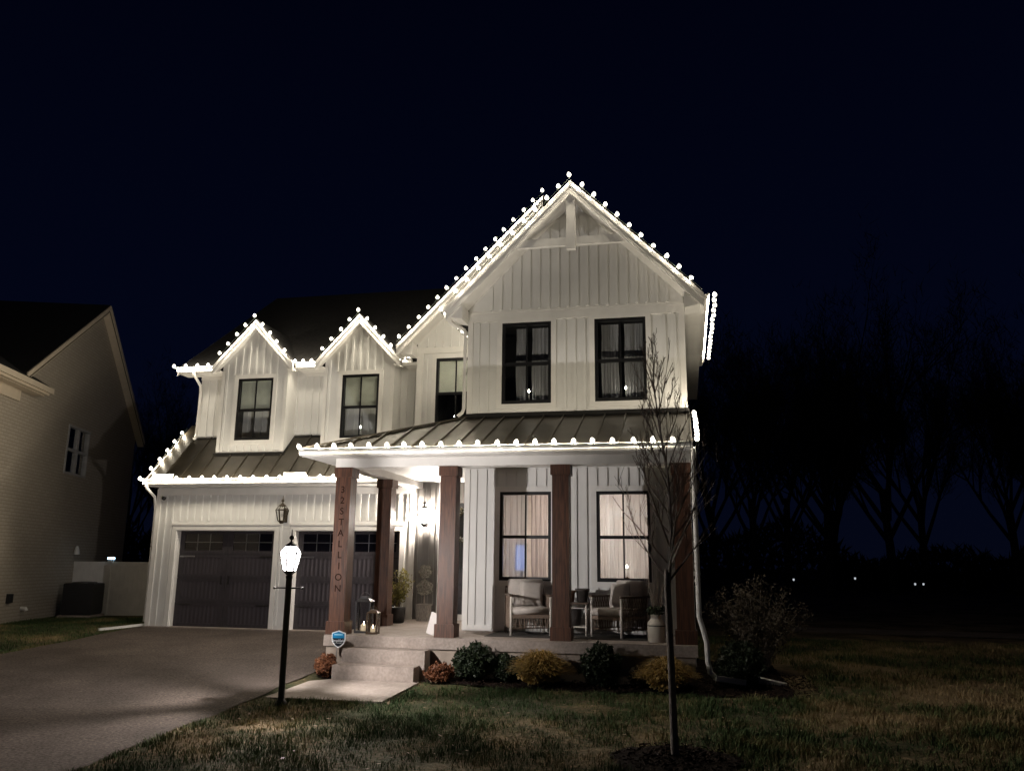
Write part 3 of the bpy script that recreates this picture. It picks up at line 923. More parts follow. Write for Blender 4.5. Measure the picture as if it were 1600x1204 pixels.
m = MB(); m.bar((-8.56, 4.20, -.27), (-9.05, 3.35, -.33), .07, .05); m.build('downspout_extension', GUT, H)
vb = MB(); vb.box(3.622, 3.74, 2.45, 2.62, .98, 1.06); vb.prism([(3.622, 2.47, .86), (3.622, 2.60, .86), (3.70, 2.60, .94), (3.70, 2.47, .94)], (0, 0, .04)); vb.build('vent_hood', TRIM, H)

# house number and name cut into the first column
def text_obj(name, s, size, m, loc, rot, parent, depth=.006, align='CENTER', bold=0.0):
    cu = bpy.data.curves.new('text', 'FONT'); cu.body = s; cu.size = size; cu.align_x = align; cu.align_y = 'CENTER'; cu.extrude = depth; cu.offset = bold
    to = bpy.data.objects.new('text', cu); COL.objects.link(to)
    dg = bpy.context.evaluated_depsgraph_get()
    me = bpy.data.meshes.new_from_object(to.evaluated_get(dg))
    bpy.data.objects.remove(to)
    me.materials.clear(); me.materials.append(m)
    o = bpy.data.objects.new(name, me); COL.objects.link(o)
    off = WL.get(parent.name, (0, 0, 0))
    o.location = (loc[0] - off[0], loc[1] - off[1], loc[2] - off[2]); o.rotation_euler = rot; o.parent = parent
    return o
for i, ch in enumerate('32STALLION'):
    text_obj('letter', ch, .155, LETTER, (-2.15, .119, 2.349 - .1805 * i), (PI / 2, 0, 0), col_objs[0], .003, bold=.0012)

# rooms behind the glass
rm = MB()
def room(mb, x0, x1, y0, y1, z0, z1):
    t = .05
    mb.box(x0, x1, y1, y1 + t, z0, z1); mb.box(x0 - t, x0, y0, y1, z0, z1); mb.box(x1, x1 + t, y0, y1, z0, z1)
    mb.box(x0, x1, y0, y1, z0 - t, z0); mb.box(x0, x1, y0, y1, z1, z1 + t)
room(rm, -.2, 3.40, YW + .165, 4.28, .02, 2.70); rm.build('living_room', ROOMW, H)
cs = MB(); cs.box(1.95, 2.06, 4.22, 4.278, .03, 2.25); cs.box(2.062, 2.85, 4.22, 4.278, 2.14, 2.25); cs.box(2.852, 2.95, 4.22, 4.278, .03, 2.25); cs.build('room_door_trim', TRIM, H)
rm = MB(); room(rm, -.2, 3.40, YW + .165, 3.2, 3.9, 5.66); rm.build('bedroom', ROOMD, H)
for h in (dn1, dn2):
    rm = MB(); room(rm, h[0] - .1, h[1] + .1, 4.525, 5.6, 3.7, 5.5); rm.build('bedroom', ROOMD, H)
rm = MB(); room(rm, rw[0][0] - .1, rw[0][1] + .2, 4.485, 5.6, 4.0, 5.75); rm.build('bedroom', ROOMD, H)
cl = thing('ceiling_light', 'lit round ceiling light inside the ground-floor living room', 'ceiling light', (1.6, 3.1, 2.69))
MB().lathe([(.02, -.12), (.20, -.10), (.24, -.05), (.24, -.03)], 20, (1.6, 3.1, 2.69)).build('diffuser', ROOML, cl, True)
MB().lathe([(.10, -.03), (.10, 0)], 16, (1.6, 3.1, 2.69)).build('base', TRIM, cl)

tv = thing('television', 'small bluish lit screen behind sheer curtain of left ground-floor window', 'television', (.52, 2.27, .03))
BLUE = emitmat('blue_screen', (.30, .45, 1.0), 1.1)
mb_ = MB(); mb_.box(.40, .62, 2.262, 2.30, 1.02, 1.52); mb_.build('case', BLACK, tv)
piece('screen', BLUE, tv, .41, .61, 2.255, 2.260, 1.04, 1.50)
mb_ = MB(); mb_.box(.48, .54, 2.262, 2.30, .04, 1.019); mb_.build('stand', BLACK, tv)
# curtains and blinds
def curtain(label, x0, x1, z0, z1, y, m, waves=6, amp=.025, seed=0, gather=0.0):
    r = random.Random(seed); n = waves * 8; rows = 7; V = []; Fc = []
    ph = r.random() * 6
    for j in range(rows + 1):
        t = j / rows; z = z1 + (z0 - z1) * t
        for i in range(n + 1):
            u = i / n
            xx = x0 + (x1 - x0) * u + gather * t * (x1 - x0) * (u - .5)
            V.append((xx + .008 * math.sin(9 * t + u * 20), y + amp * (.65 * math.sin(2 * PI * waves * u + ph + 1.3 * math.sin(4.1 * u + ph) + .5 * math.sin(3 * t + u * 9)) + .45 * math.sin(2 * PI * waves * 2.3 * u + 2 * ph + t)) * (.55 + .45 * math.sin(5 * u + ph) ** 2) * (.6 + .5 * t) + .006 * r.random(), z))
    for j in range(rows):
        for i in range(n):
            a = j * (n + 1) + i; Fc.append((a, a + 1, a + n + 2, a + n + 1))
    mb = MB(); mb.add(V, Fc); o = mb.build('curtain', m, None, True)
    rebase(o, ((x0 + x1) / 2, y, z0))
    return tag(o, label, 'curtain', 'curtains behind the windows')
yc = YW + .24
curtain('sheer curtain in left half of ground-floor window behind left chair', .22, .70, .30, 2.45, yc, SHEER, 5, seed=1)
curtain('lit pinkish curtain in right half of ground-floor window behind left chair', .76, 1.22, .30, 2.45, yc, DRAPE, 5, .035, 2, -.12)
curtain('sheer curtain in left half of ground-floor window behind young tree', 1.95, 2.40, .30, 2.45, yc, SHEER, 4, seed=3)
curtain('sheer curtain in right half of ground-floor window behind young tree', 2.41, 2.95, .30, 2.45, yc, SHEER, 6, seed=4)
for k, h in enumerate(upper):
    w = ('left', 'right')[k]
    curtain('grey pleated curtain on left side of the %s upper gable window' % w, h[0] + .22 if k == 0 else h[0] + .1, (h[0] + h[1]) / 2 - .05, 4.0, 5.56, yc, SHEER2, 5, .03, 5 + k)
    curtain('grey pleated curtain on right side of the %s upper gable window' % w, (h[0] + h[1]) / 2 + .06, h[1] - .03, 4.0, 5.56, yc, SHEER2, 6, .03, 8 + k)
def blind(label, h, y, z0):
    m = MB(); z = h[3] - .06
    m.box(h[0] + .06, h[1] - .06, y - .01, y + .03, z, z + .035)
    while z > z0:
        m.prism([(h[0] + .06, y - .006, z - .034), (h[0] + .06, y + .004, z - .002), (h[0] + .06, y + .006, z - .002), (h[0] + .06, y - .003, z - .034)], (h[1] - h[0] - .12, 0, 0)); z -= .031
    m.box(h[0] + .06, h[1] - .06, y - .012, y + .012, z - .03, z - .005)
    o = m.build('window_blind', BLIND); rebase(o, ((h[0] + h[1]) / 2, y, z))
    tag(o, label, 'blind', 'half-drawn window blinds')
blind('half-lowered pale blind in window of the left dormer', dn1, 4.47, 4.70)
blind('half-lowered pale blind in window of the dormer nearest the tall gable', dn2, 4.47, 4.70)
blind('bright half-lowered slatted blind in window tucked left of the tall gable', rw[0], 4.395, 4.93)

# candles standing in the windows
def window_candle(x, y, z, label, ht=.17):
    t = thing('window_candle', label, 'candle', (x, y, z), 0, 'electric candles in the windows')
    MB().lathe([(.045, 0), (.045, .012), (.015, .02), (.012, .03)], 12).build('base', BRASS, t, local=True)
    MB().lathe([(.010, .03), (.010, ht)], 8).build('stick', TRIM, t, local=True)
    MB().lathe([(.004, ht), (.013, ht + .012), (.016, ht + .028), (.009, ht + .045), (.002, ht + .056)], 8).build('bulb', CANDLEB, t, True, local=True)
window_candle(.735, YW + .11, 4.113, 'small lit electric candle in the left upper gable window')
window_candle(2.53, YW + .11, 4.113, 'small lit electric candle in the right upper gable window')
window_candle(2.49, YW + .11, .932, 'small lit electric candle in ground-floor window behind the young tree')
window_candle(-3.70, 4.48, 3.985, 'small lit electric candle in the dormer nearest the tall gable')
window_candle(-1.45, 4.41, 4.165, 'small lit electric candle in window tucked left of the tall gable')

# ------------------------------------------------------------------ string lights
bulb_me = MB().lathe([(.012, 0), (.028, .010), (.037, .030), (.036, .050), (.023, .072), (.005, .088)], 10).mesh('bulb', BULB, smooth=True)
bulb_light = bpy.data.lights.new('bulb_light', 'POINT')
bulb_light.energy = STRING; bulb_light.color = WARM; bulb_light.shadow_soft_size = .03
def string(label, paths, sp=.305, lift=.02, off=(0, 0, 0)):
    """a cord through each polyline with bulbs standing on it"""
    p0 = Vector(paths[0][0])
    t = thing('string_lights', label, 'string lights', tuple(p0), 0, 'lit string lights along the roof edges')
    c = MB(); rr = random.Random(len(label))
    for span in paths:
        pts = [Vector(p) for p in span]
        c.tube(pts, .007, 4)
        carry = 0.0
        for a, b in zip(pts, pts[1:]):
            L = (b - a).length; s = carry
            while s <= L + 1e-6:
                p = a + (b - a) * (s / L)
                c.lathe([(.013, -.004), (.013, .024)], 6, p)
                bo_ = share('bulb', bulb_me, t, p + Vector((0, 0, .02)), (rr.uniform(-.35, .35), rr.uniform(-.35, .35), 0))
                lo_ = bpy.data.objects.new('bulb_light', bulb_light); COL.objects.link(lo_); lo_.parent = bo_; lo_.location = (0, 0, .045)
                s += sp
            carry = s - L
    c.build('cord', CORD, t)
    return t
zz = .005
yb = YR - .08
string('warm lights along both rakes of the tall front gable', [[(AX, yb, AZ + zz), (AX - 2.33, yb, AZ - 2.33 + zz)], [(AX + .22, yb, AZ - .22 + zz), (AX + 2.33, yb, AZ - 2.33 + zz)]])
string('warm lights along the taller rake behind the front gable', [[(RX, YRR - .10, RZ + zz), (RX - 3.3, YRR - .10, RZ - 3.3 + zz)]])
string('warm lights receding along the right eave under the tall gable', [[(4.16, YR + .05, 5.76), (4.16, 6.1, 5.76)]])
string('warm lights receding along left eave beside tall gable above downspout', [[(-.87, YR + .1, 5.78), (-.87, 3.6, 5.78)]])
dz_ = -.025
string('warm lights over the left dormer gable', [[(-6.398, 4.16, 6.85 + dz_), (-7.42, 4.16, 5.77 + dz_)], [(-6.398 + .21, 4.16, 6.85 - .222 + dz_), (-5.38, 4.16, 5.77 + dz_)]])
string('warm lights over the dormer gable nearest the tall gable', [[(-3.764, 4.16, 6.85 + dz_), (-4.78, 4.16, 5.77 + dz_)], [(-3.764 + .21, 4.16, 6.85 - .222 + dz_), (-2.75, 4.16, 5.77 + dz_)]])
string('short run of warm lights on eave left of the left dormer', [[(-8.50, 4.28, 5.69), (-7.5, 4.28, 5.69)]])
string('short run of warm lights on eave between the two dormers', [[(-5.33, 4.28, 5.69), (-4.84, 4.28, 5.69)]], sp=.2)
string('short run of warm lights on eave right of second dormer', [[(-2.70, 4.28, 5.69), (-2.52, 4.28, 5.69)]], sp=.16)
string('warm lights along the gutter above the garage doors', [[(-8.56, 3.515, 2.90), (-2.85, 3.515, 2.90)]], sp=.312)
string('five warm lights climbing the left edge of the garage roof', [[(-8.60, 3.95, pz(3.95) + .01), (-8.60, 5.2, pz(5.2) + .01)]], sp=.36)
string('long row of warm lights along the front porch gutter', [[(-2.72, -.425, 2.965), (3.64, -.425, 2.965)]])
string('warm lights climbing the right end of the porch roof', [[(3.74, -.2, 3.00), (3.74, 1.55, 3.72)]], sp=.27)

# ------------------------------------------------------------------ lanterns
def lantern(parent, o, s=1.0, lit=True, bulb=LAMPB, frame=BLACKM, sides=6, glass=None):
    """flared six-sided coach lantern; o = bottom centre, about .36 s high to the eaves"""
    rb, rt, h = .080 * s, .138 * s, .24 * s
    def ring(r, z): return [(o[0] + r * math.cos(2 * PI * (k + .5) / sides), o[1] + r * math.sin(2 * PI * (k + .5) / sides), o[2] + z) for k in range(sides)]
    b0, b1, b2 = ring(rb, .03 * s), ring(rt, .03 * s + h), ring(rt * .55, .03 * s + h + .085 * s)
    f = MB()
    for k in range(sides):
        j = (k + 1) % sides
        f.tube([b0[k], b1[k]], .012 * s, 5)
        f.tube([b0[k], b0[j]], .0075 * s, 5); f.tube([b1[k], b1[j]], .009 * s, 5)
        f.tube([b1[k], b2[k]], .007 * s, 5); f.tube([b2[k], b2[j]], .007 * s, 5)
    f.lathe([(.035 * s, -.03 * s), (.05 * s, -.01 * s), (.078 * s, .018 * s), (.078 * s, .032 * s)], 12, o)
    f.build('cage', frame, parent)
    r = MB(); zt = .03 * s + h + .085 * s
    r.lathe([(rt * .60, zt), (rt * .60, zt + .012 * s), (.05 * s, zt + .035 * s), (.018 * s, zt + .06 * s), (.012 * s, zt + .085 * s), (.030 * s, zt + .10 * s), (.034 * s, zt + .118 * s), (.026 * s, zt + .135 * s), (.009 * s, zt + .15 * s), (.006 * s, zt + .215 * s), (.001, zt + .23 * s)], 12, o)
    r.build('finial_cap', frame, parent, True)
    g = glass or (HOTGLASS if lit else LGLASS)
    for k in range(sides):
        j = (k + 1) % sides
        MB().add([b0[k], b0[j], b1[j], b1[k]], [(0, 1, 2, 3)]).add([b1[k], b1[j], b2[j], b2[k]], [(0, 1, 2, 3)]).build('pane', g, parent)
    c = MB(); c.lathe([(.012 * s, .032 * s), (.012 * s, .11 * s)], 8, o); c.build('candle_sleeve', TRIM, parent)
    if lit:
        MB().ball((o[0], o[1], o[2] + .16 * s), (.020 if bulb is LAMPB else .048) * s, 12, 8).build('bulb', bulb, parent, True)
    else:
        MB().ball((o[0], o[1], o[2] + .15 * s), .026 * s, 10, 8, sz=1.5).build('bulb', LGLASS, parent, True)

LX, LY = -1.715, -2.50
LZ = float(ground_h(LX, LY)) - .02
lp = thing('lamp_post', 'lit black lantern on a post at the corner of driveway and lawn', 'lamp post', (LX, LY, LZ))
MB().lathe([(.085, 0), (.085, .05), (.05, .09), (.042, .12), (.040, 1.62), (.046, 1.63), (.046, 1.66)], 14, (LX, LY, LZ)).build('post', BLACKM, lp, True)
cb = MB(); cb.tube([(LX - .20, LY, LZ + 1.50), (LX + .20, LY, LZ + 1.50)], .010, 8)
for s in (-1, 1): cb.ball((LX + s * .205, LY, LZ + 1.50), .019, 8, 6)
cb.build('ladder_rest', BLACKM, lp)
lantern(lp, (LX, LY, LZ + 1.69), 1.0)

def wall_lantern(label, x, y, z, lit, s=.62, frame=BLACKM, bulb=SCONB, glass=None):
    t = thing('wall_lantern', label, 'wall lantern', (x, y, z))
    p = MB(); p.box(x - .05, x + .05, y - .02, y - .001, z - .02, z + .30); p.build('back_plate', frame, t)
    ly = y - .17
    a = MB(); a.tube([(x, y - .015, z + .24), (x, y - .09, z + .33), (x, ly + .02, z + .36), (x, ly, z + .31)], .010, 8); a.build('arm', frame, t, True)
    lantern(t, (x, ly, z - .02), s, lit, bulb, frame, glass=glass)
wall_lantern('unlit brass lantern on white wall between the garage doors', -5.21, YG - .022, 2.02, False, 1.0, BRONZE)
wall_lantern('lit lantern on the dark grey wall beside front door', -1.93, YE - .02, 1.96, True, 1.0)

sc_ = thing('security_camera', 'small black camera under the eave at left garage corner', 'camera', (-8.24, YG - .03, 2.54))
MB().lathe([(.03, 0), (.03, .03)], 10, (-8.24, YG - .06, 2.55)).build('mount', BLACKM, sc_)
m = MB(); m.ball((-8.24, YG - .10, 2.545), .045, 12, 8); m.build('body', BLACK, sc_, True)

# ------------------------------------------------------------------ porch things
def candle_lantern(label, x, y, w, h, m):
    t = thing('candle_lantern', label, 'lantern', (x, y, 0), .12, 'candle lanterns on the porch edge')
    a = w / 2; p = .024
    b = MB(); b.box(-a, a, -a, a, 0.001, .03); b.build('base', m, t, local=True)
    for sx in (-1, 1):
        for sy in (-1, 1):
            q = MB(); q.box(min(sx * a, sx * (a - p)), max(sx * a, sx * (a - p)), min(sy * a, sy * (a - p)), max(sy * a, sy * (a - p)), .03, h * .78); q.build('corner_post', m, t, local=True)
    for k, (x0, x1, y0, y1) in enumerate(((-a + p, a - p, -a + .004, -a + .008), (-a + p, a - p, a - .008, a - .004), (-a + .004, -a + .008, -a + p, a - p), (a - .008, a - .004, -a + p, a - p))):
        q = MB(); q.box(x0, x1, y0, y1, .032, h * .778); q.build('pane', LGLASS, t, local=True)
    r = MB()
    def ring(s, z): return [(-s, -s, z), (s, -s, z), (s, s, z), (-s, s, z)]
    vs = ring(a, h * .78) + ring(a * 1.05, h * .80) + ring(a * .55, h * .88) + ring(a * .5, h * .92)
    fs = [(3, 2, 1, 0)] + [(k * 4 + i, k * 4 + (i + 1) % 4, k * 4 + 4 + (i + 1) % 4, k * 4 + 4 + i) for k in range(3) for i in range(4)] + [(12, 13, 14, 15)]
    r.add(vs, fs); r.build('roof', m, t, local=True)
    hn = MB(); hn.tube([(0.06 * math.cos(k * PI / 8) * w / .2, 0, h * .92 + .05 * math.sin(k * PI / 8) * w / .2) for k in range(9)], .007, 6); hn.build('handle', m, t, local=True)
    c = thing('candle', 'lit pale candle inside the %s' % label.split(' beside')[0].split(' with')[0], 'candle', (x, y, .031), 0, 'candles in the porch lanterns')
    MB().lathe([(w * .20, 0), (w * .20, h * .15), (w * .17, h * .155)], 14).build('wax', WAX, c, True, local=True)
    MB().lathe([(.003, h * .155), (.010, h * .155 + .012), (.011, h * .155 + .022), (.004, h * .155 + .042), (.001, h * .155 + .05)], 8).build('flame', FLAME, c, True, local=True)
candle_lantern('tall dark candle lantern beside the lettered column', -1.86, .62, .26, .64, GREYM)
candle_lantern('shorter brown candle lantern with glass sides at the porch edge', -1.62, .42, .19, .42, BRONZE2)

# topiary
def leaf_ball(c, r, n, size, m_, seed, squash=1.0, shell=.55, up=0.0):
    g = np.random.default_rng(seed)
    d = g.normal(size=(n, 3)); d /= np.linalg.norm(d, axis=1)[:, None]
    rad = r * (shell + (1 - shell) * g.random(n) ** .5)
    lump = 1 + .10 * np.sin(d[:, 0] * 5 + seed) * np.sin(d[:, 1] * 4 + 1) + .08 * np.sin(d[:, 2] * 7 + seed * 2)
    P = d * (rad * lump)[:, None]; P[:, 2] *= squash
    P += np.array(c)
    a = g.normal(size=(n, 3)) + d * .6; a[:, 2] += up; a /= np.linalg.norm(a, axis=1)[:, None]
    b = np.cross(a, g.normal(size=(n, 3))); b /= np.linalg.norm(b, axis=1)[:, None]
    s = size * (.6 + .8 * g.random(n))[:, None]
    V = np.stack([P - a * s, P + b * s * .42, P + a * s, P - b * s * .42], 1).reshape(-1, 3)
    return V, np.arange(4 * n).reshape(-1, 4)
def leaf_obj(name, parts, m_, parent):
    Vs = []; Fs = []; o = 0
    for V, F in parts: Vs.append(V); Fs.append(F + o); o += len(V)
    V = np.concatenate(Vs); off = np.array(WL.get(parent.name, (0, 0, 0)))
    return obj(name, np_mesh(name, V - off, np.concatenate(Fs), m_), parent)
tp = thing('topiary', 'twig topiary of two stacked balls in a grey square pot by front door', 'topiary', (-1.80, 3.72, 0))
pm = MB(); pm.prism([(-1.92, 3.60, 0.001), (-1.68, 3.60, 0.001), (-1.68, 3.84, 0.001), (-1.92, 3.84, 0.001)], (0, 0, .30)); pm.box(-1.935, -1.665, 3.585, 3.855, .30, .335); pm.build('pot', POTG, tp)
tm_ = MB()
for k in range(4): tm_.tube([(-1.80 + .02 * math.cos(k * 1.6), 3.72 + .02 * math.sin(k * 1.6), .33), (-1.80 - .015 * math.cos(k), 3.72, .62), (-1.80 + .015 * math.sin(k), 3.72, 1.02)], .008, 5)
tm_.build('stem', BARK, tp)
leaf_obj('lower_ball', [leaf_ball((-1.80, 3.72, .66), .155, 900, .022, TOPI, 3, shell=.8)], TOPI, tp)
leaf_obj('upper_ball', [leaf_ball((-1.80, 3.72, .98), .125, 700, .022, TOPI, 4, shell=.8)], TOPI, tp)
# planter with leafy shrub
pl = thing('potted_plant', 'black planter with leafy yellow-green plant beside the garage wall', 'potted plant', (-2.11, 2.95, 0))
MB().lathe([(.12, 0.001), (.15, .02), (.17, .28), (.175, .30), (.16, .30), (.155, .27)], 18, (-2.11, 2.95, 0)).build('pot', BLACK, pl, True)
stm = MB(); parts = []; rr = random.Random(5)
for k in range(16):
    a = rr.random() * 6.28; L = rr.uniform(.3, .75); lean = rr.uniform(.05, .28)
    tip = (-2.11 + lean * math.cos(a), 2.95 + lean * math.sin(a), .28 + L)
    stm.tube([(-2.11 + .04 * math.cos(a), 2.95 + .04 * math.sin(a), .26), (-2.11 + lean * .4 * math.cos(a), 2.95 + lean * .4 * math.sin(a), .28 + L * .55), tip], .005, 4)
    for q in range(4):
        f = .35 + q * .2
        parts.append(leaf_ball((-2.11 + lean * f * math.cos(a), 2.95 + lean * f * math.sin(a), .28 + L * f), .085, 14, .034, PLANTL, k * 9 + q))
stm.build('stem', BARK, pl)
leaf_obj('foliage', parts, PLANTL, pl)
# wreath on the door
wr = thing('wreath', 'white-flowered wreath hanging on the dark front door', 'wreath', (-1.09, YE - .0, 1.95))
parts = []; pb = []
for k in range(22):
    a = 2 * PI * k / 22; c = (-1.09 + .25 * math.cos(a), YE - .03, 1.95 + .30 * math.sin(a))
    parts.append(leaf_ball(c, .075, 26, .030, WREATHL, 100 + k)); pb.append(leaf_ball((c[0], c[1] - .03, c[2]), .05, 12, .020, BLOSS, 200 + k))
leaf_obj('greenery', parts, WREATHL, wr); leaf_obj('blossom', pb, BLOSS, wr)

# whitewashed board leaning on the second front column
bd = MB(); bd.prism([(-.15, -.012, 0), (.0, -.012, 0), (.0, -.012, .34), (-.15, -.012, .34)], (0, .05, 0))
bo = bd.build('leaning_board', BOARD); bo.location = (-.50, .20, .02); bo.rotation_euler = (-.10, .22, -.35)
tag(bo, 'small whitewashed board leaning on brown column right of the steps', 'board')
# rug
rg = MB(); rg.box(.25, 3.0, .55, 1.62, .001, .010); ro = rebase(rg.build('outdoor_rug', RUG), (1.6, 1.1, 0)); tag(ro, 'dark flat rug under the porch chairs', 'rug')

def armchair(label, x, y, rz):
    t = thing('porch_chair', label, 'armchair', (x, y, .010), rz, 'rope armchairs on the porch')
    w, d, ah, sh = .33, .32, .62, .33
    for sx in (-1, 1):
        for sy in (-1, 1):
            m = MB(); m.tube([(sx * w, sy * d, 0), (sx * w, sy * d, ah)], .021, 8); m.build('leg', FRAMEW, t, True, local=True)
        m = MB(); m.bbox(sx * w - .032, sx * w + .032, -d - .03, d + .06, ah, ah + .034, .008); m.build('armrest', ARMW, t, local=True)
        r = MB(); n = 11
        r.tube([(sx * w, -d, .44), (sx * w, d, .44)], .009, 5); r.tube([(sx * w, -d, .12), (sx * w, d, .12)], .011, 5)
        for k in range(n):
            y0 = -d + .03 + (2 * d - .06) * k / (n - 1); y1 = -d + .03 + (2 * d - .06) * min(n - 1, k + 1) / (n - 1)
            r.tube([(sx * w - .008, y0, ah), (sx * w - .008, y1, .44), (sx * w - .008, y0, .12)], .0075, 4)
            r.tube([(sx * w + .008, y1, ah), (sx * w + .008, y0, .44), (sx * w + .008, y1, .12)], .0075, 4)
        r.build('rope_side', ROPE, t, local=True)
    m = MB(); m.box(-w, w, -d - .01, -d + .03, sh - .055, sh); m.box(-w, w, d - .03, d + .01, sh - .055, sh); m.box(-w, -w + .04, -d + .03, d - .03, sh - .055, sh); m.box(w - .04, w, -d + .03, d - .03, sh - .055, sh)
    m.build('seat_frame', ROPE, t, local=True)
    r = MB(); r2 = MB()
    for k in range(14):
        xx = -w + .045 + (2 * w - .09) * k / 13
        r.tube([(xx, -d, sh - .055), (xx + .012 * (-1) ** k, -d, .12)], .007, 4); r2.tube([(xx, d, ah + .12), (xx + .02 * (-1) ** k, d + .02, .12)], .007, 4)
    r2.build('rope_back', ROPE, t, local=True)
    r.build('rope_skirt', ROPE, t, local=True)
    m = MB(); m.tube([(-w, -d, .12), (w, -d, .12)], .011, 6); m.tube([(-w, d, .12), (w, d, .12)], .011, 6); m.tube([(-w, d + .03, ah), (-w, d + .06, ah + .14), (w, d + .06, ah + .14), (w, d + .03, ah)], .016, 6); m.build('stretcher', ARMW, t, local=True)
    m = MB(); m.bbox(-w + .025, w - .025, -d - .02, d - .04, sh, sh + .125, .035); m.build('seat_cushion', CUSH, t, True, local=True)
    bc = MB(); bc.bbox(-w + .03, w - .03, -.065, .065, 0, .46, .03); o = bc.build('back_cushion', CUSH, t, True, local=True); o.location = (0, d - .08, sh + .11); o.rotation_euler = (-.2, 0, 0)
    return t
armchair('left armchair with pale cushions facing right below lit window', .86, 1.12, math.radians(20))
armchair('right armchair with pale cushions facing left behind the cream milk can', 2.40, 1.12, math.radians(-38))
def pillow(label, x, y, z, rz, tilt, roll, s=.40):
    m = MB(); n = 10; V = []; Fc = []
    for side in (-1, 1):
        for i in range(n + 1):
            for j in range(n + 1):
                u, v = i / n * 2 - 1, j / n * 2 - 1
                th = .085 * max(0, (1 - u ** 4) * (1 - v ** 4)) ** .5
                sq = 1 - .06 * (1 - abs(u)) * abs(v) ** 2 - .06 * (1 - abs(v)) * abs(u) ** 2
                V.append((u * s / 2 * (1 - .07 * (1 - v * v)), side * th, v * s / 2 * (1 - .07 * (1 - u * u)) + s / 2))
    q = (n + 1) ** 2
    for sd in (0, 1):
        for i in range(n):
            for j in range(n):
                a = sd * q + i * (n + 1) + j; f = (a, a + n + 1, a + n + 2, a + 1); Fc.append(f if sd else f[::-1])
    m.add(V, Fc); o = m.build('pillow', CUSH, None, True)
    o.location = (x, y, z); o.rotation_euler = (tilt, roll, rz)
    return tag(o, label, 'pillow', 'scatter pillows on the porch chairs')
pillow('pale pillow propped on left armchair', .90, 1.14, .47, math.radians(20), -.30, .12, .42)
pillow('pale pillow propped on right armchair', 2.38, 1.13, .47, math.radians(-38), -.30, -.1, .42)

# side table
tb = thing('side_table', 'pale metal two-tier side table between the porch chairs', 'table', (1.60, 1.22, .010))
for sx in (-1, 1):
    for sy in (-1, 1):
        m = MB(); m.tube([(sx * .26, sy * .2, 0), (sx * .26, sy * .2, .50)], .016, 8); m.build('leg', FRAMEW, tb, True, local=True)
m = MB(); m.bbox(-.29, .29, -.23, .23, .50, .53, .006); m.build('tabletop', ARMW, tb, local=True)
m = MB(); m.box(-.26, .26, -.2, .2, .13, .15); m.build('shelf', FRAMEW, tb, local=True)
m = MB(); 
for sy in (-1, 1): m.tube([(-.26, sy * .2, .44), (.26, sy * .2, .44)], .010, 6)
m.build('rail', FRAMEW, tb, local=True)
def pot(name, label, x, y, z, r0, r1, h, m_):
    o = MB().lathe([(r0, 0), (r0 + (r1 - r0) * .8, h * .78), (r1 + .008, h * .80), (r1 + .010, h), (r1 - .006, h), (r0 * .9, h * .3)], 20).build(name, m_, None, True); o.location = (x, y, z)
    return tag(o, label, 'pot')
pot('flower_pot', 'tan clay pot on the side table beside brown column', 1.56, 1.18, .541, .075, .10, .19, TERRA)
pot('metal_bucket', 'dark tapered bucket on the table edge left of right chair', 1.77, 1.25, .541, .08, .115, .22, BUCKET)
bk = MB().lathe([(.13, 0), (.16, .12), (.16, .26), (.15, .27)], 16).build('storage_basket', BUCKET, None, True); bk.location = (1.60, 1.22, .161); tag(bk, 'dark basket on the lower shelf of the side table', 'basket')
# milk can
mk = thing('milk_can', 'cream enamel milk can with black band holding twigs at porch edge', 'milk can', (3.02, .36, 0))
MB().lathe([(.125, .001), (.135, .01), (.135, .27), (.125, .30), (.085, .345), (.075, .365), (.078, .40), (.088, .405), (.088, .415), (.07, .415), (.06, .36)], 22, (3.02, .36, 0)).build('body', CROCK, mk, True)
MB().lathe([(.137, .243), (.139, .25), (.137, .257)], 22, (3.02, .36, 0), cap=False).build('band', BLACK, mk, True)
m = MB(); rr = random.Random(11)
for k in range(26):
    a = rr.random() * 6.28; l = rr.uniform(.05, .22); hgt = rr.uniform(.45, .8)
    m.tube([(3.02 + .03 * math.cos(a), .36 + .03 * math.sin(a), .36), (3.02 + l * .5 * math.cos(a), .36 + l * .5 * math.sin(a), .38 + hgt * .5), (3.02 + l * math.cos(a + .2), .36 + l * math.sin(a + .2), .38 + hgt)], [.005, .004, .002], 4)
m.build('twigs', TWIG, mk)
leaf_obj('greenery', [leaf_ball((3.02 + .07 * math.cos(k), .36 + .07 * math.sin(k), .47), .07, 40, .03, BOX, 300 + k) for k in range(6)], BOX, mk)

# yard sign
SX, SY, SZ = -1.865, -.40, -.02
ys = thing('yard_sign', 'small blue and black shield security sign at left of the steps', 'sign', (-1.90, SY, -.6))
def shield(s):
    pts = [(-1, .78), (-.02, 1.1), (0, 1.1), (.02, 1.1), (1, .78)]
    right = [(1, .0), (.93, -.35), (.72, -.68), (.38, -.98), (0, -1.18)]
    return [(x * s, z * s) for x, z in pts + right + [(-x, z) for x, z in right[-2::-1]]]
R_ = .115
def shield_part(name, pts, m_, y0, y1):
    mb = MB(); mb.prism([(SX + x, SY + y0, SZ + z) for x, z in pts], (0, y1 - y0, 0)); return mb.build(name, m_, ys)
shield_part('border', shield(R_), SIGNW, 0, .012)
inner = shield(R_ * .87)
shield_part('lower_field', [p for p in inner], SIGNN, -.004, -.001)
upf = [p for p in inner if p[1] > -.0 * R_]
upf = [(-.87 * R_, .1 * R_), (.87 * R_, .1 * R_)] + [(.87 * R_, .78 * .87 * R_), (0, 1.1 * .87 * R_), (-.87 * R_, .78 * .87 * R_)]
shield_part('upper_field', [(x * .99, z) for x, z in upf], SIGNB, -.008, -.005)
